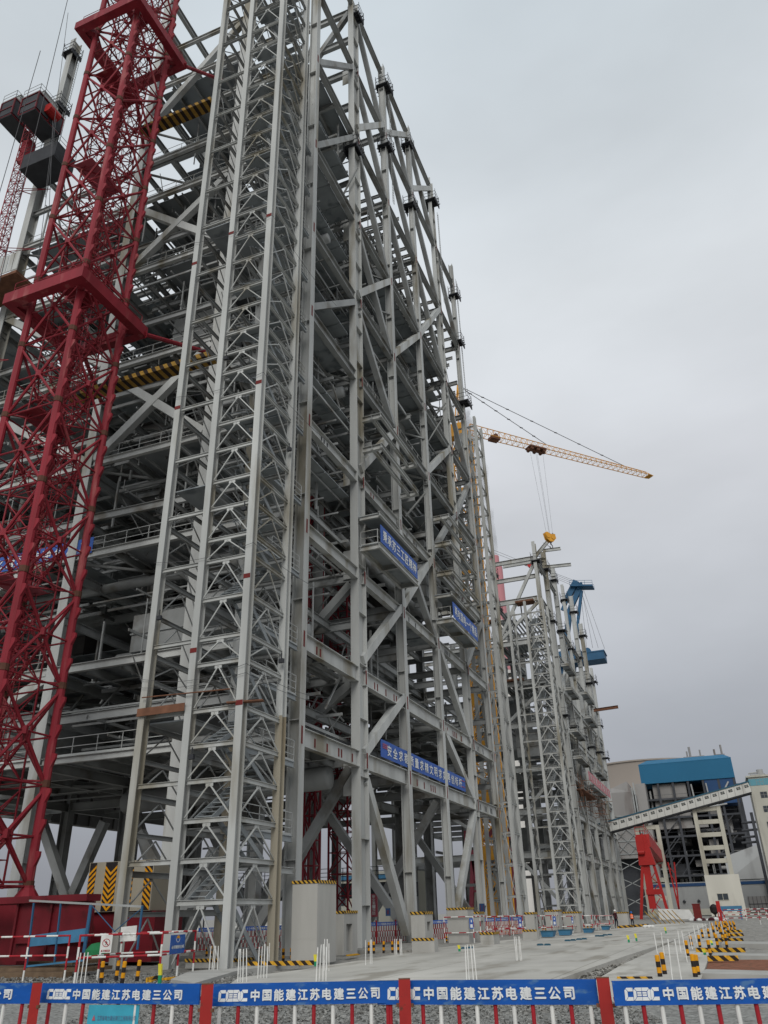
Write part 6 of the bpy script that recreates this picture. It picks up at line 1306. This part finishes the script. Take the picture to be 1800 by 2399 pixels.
# ================================================================ people
def person(label, p, h, face, cloth, trous, helm, vest=None, pose=0):
    T = thing('person', p, label, 'person'); s = h/1.72; R_ = Matrix.Rotation(face, 4, 'Z')
    J = {'pel': (0, 0, .93, .125), 'wai': (0, .01, 1.08, .12), 'che': (0, .02, 1.32, .145), 'nec': (0, .02, 1.47, .055), 'hea': (0, .0, 1.6, .09), 'top': (0, .0, 1.68, .07),
         'shl': (-.17, .02, 1.4, .06), 'ell': (-.24, .05, 1.13, .045), 'wrl': (-.22, -.06, .9, .034), 'hal': (-.21, -.09, .82, .035), 'shr': (.17, .02, 1.4, .06), 'elr': (.25, .03, 1.13, .045), 'wrr': (.22, -.12, .95, .034), 'har': (.2, -.17, .9, .035),
         'hil': (-.09, 0, .88, .095), 'knl': (-.11, -.02 if not pose else -.1, .48, .065), 'anl': (-.11, .04, .09, .045), 'tol': (-.12, -.13, .04, .04), 'hir': (.09, 0, .88, .095), 'knr': (.12, -.04, .48, .065), 'anr': (.13, .02 if not pose else .18, .09, .045), 'tor': (.14, -.15 if not pose else .02, .04, .04)}
    E_ = [('pel', 'wai'), ('wai', 'che'), ('che', 'nec'), ('nec', 'hea'), ('hea', 'top'), ('che', 'shl'), ('shl', 'ell'), ('ell', 'wrl'), ('wrl', 'hal'), ('che', 'shr'), ('shr', 'elr'), ('elr', 'wrr'), ('wrr', 'har'), ('pel', 'hil'), ('hil', 'knl'), ('knl', 'anl'), ('anl', 'tol'), ('pel', 'hir'), ('hir', 'knr'), ('knr', 'anr'), ('anr', 'tor')]
    ks = list(J); me = bpy.data.meshes.new('body'); me.from_pydata([J[k][:3] for k in ks], [(ks.index(a), ks.index(b)) for a, b in E_], [])
    o = bpy.data.objects.new('body', me); COL.objects.link(o); md_ = o.modifiers.new('skin', 'SKIN'); md_.use_smooth_shade = True
    for i, k in enumerate(ks): me.skin_vertices[0].data[i].radius = (J[k][3], J[k][3]*(.75 if k in ('pel', 'wai', 'che') else 1)); me.skin_vertices[0].data[i].use_root = (k == 'pel')
    o.modifiers.new('sub', 'SUBSURF').levels = 1; o.modifiers['sub'].render_levels = 1
    dg = bpy.context.evaluated_depsgraph_get(); dg.update(); m2 = bpy.data.meshes.new_from_object(o.evaluated_get(dg)); bpy.data.objects.remove(o); bpy.data.meshes.remove(me)
    m2.transform(R_ @ Matrix.Scale(s, 4)); m2.materials.clear()
    for m_ in (trous, cloth, SKIN, BLK): m2.materials.append(m_)
    for f_ in m2.polygons:
        c_ = f_.center/s; rad = math.hypot(c_.x, c_.y); f_.material_index = 3 if c_.z < .11 else (2 if c_.z > 1.47 or (c_.z < .93 and rad > .2 and c_.z > .75) else (1 if c_.z > .9 else 0))
    b = bpy.data.objects.new('body', m2); COL.objects.link(b); b.parent = T
    mb = MB(); c_ = Vector((0, 0, 0)); mb.rev([(.135, 1.615), (.125, 1.66), (.10, 1.73), (.05, 1.765), (.001, 1.77)], c_, 14); mb.rev([(.15, 1.61), (.15, 1.625), (.11, 1.63)], (0, -.02, 0), 14)
    def place(mb_, nm, m_): mb_.v = [tuple((R_ @ Vector(v))*s+Vector(p)) for v in mb_.v]; return mb_.build(nm, m_, T, smooth=True)
    place(mb, 'helmet', helm)
    mb = MB(); mb.tube((-.035, -.095, 1.6), (-.035, -.1, 1.6), .012, 6); mb.tube((.035, -.095, 1.6), (.035, -.1, 1.6), .012, 6); mb.tube((0, -.09, 1.58), (0, -.115, 1.555), .014, 6); mb.bar((-.03, -.095, 1.52), (.03, -.095, 1.52), .01, .01); place(mb, 'face', MAROON)
    if vest:
        mb = MB(); mb.rev([(.185, .96), (.18, 1.1), (.195, 1.3), (.175, 1.42), (.08, 1.46)], (0, .02, 0), 14); place(mb, 'vest', vest)
        mb = MB(); mb.rev([(.19, 1.08), (.19, 1.12)], (0, .02, 0), 14); mb.rev([(.2, 1.24), (.2, 1.28)], (0, .02, 0), 14); place(mb, 'reflective_band', WHITE)
    return T
pz = onZ(1446, 2174); person('worker in maroon jacket and white helmet standing beside the slab piers', pz, onY(1443, 2132, pz.y).z, 2.6, MAROON, NAVY, HELMW, None, 1)
pz = onZ(1484, 2173); person('worker in orange reflective vest, dark trousers and blue helmet', pz, onY(1483, 2136, pz.y).z, .3, NAVY, NAVY, HELMB, ORANGE)
pz = onZ(1262, 2186); person('worker in dark maroon clothes bending behind the first blue bin', pz, onY(1261, 2145, pz.y).z, 1.2, MAROON, NAVY, HELMB, None, 1)
mb = MB(); p = onZ(1521, 2173)
for k in range(5): mb.rev([(.16, 0), (.2, .08), (.1, .2), (.01, .22)], (p.x-.4+.18*k, p.y+.1*(k % 2), 0), 7)
tag(mb.build('paper_heap', WHITE), 'crumpled white sheet lying on the slab near the workers', 'sheet')
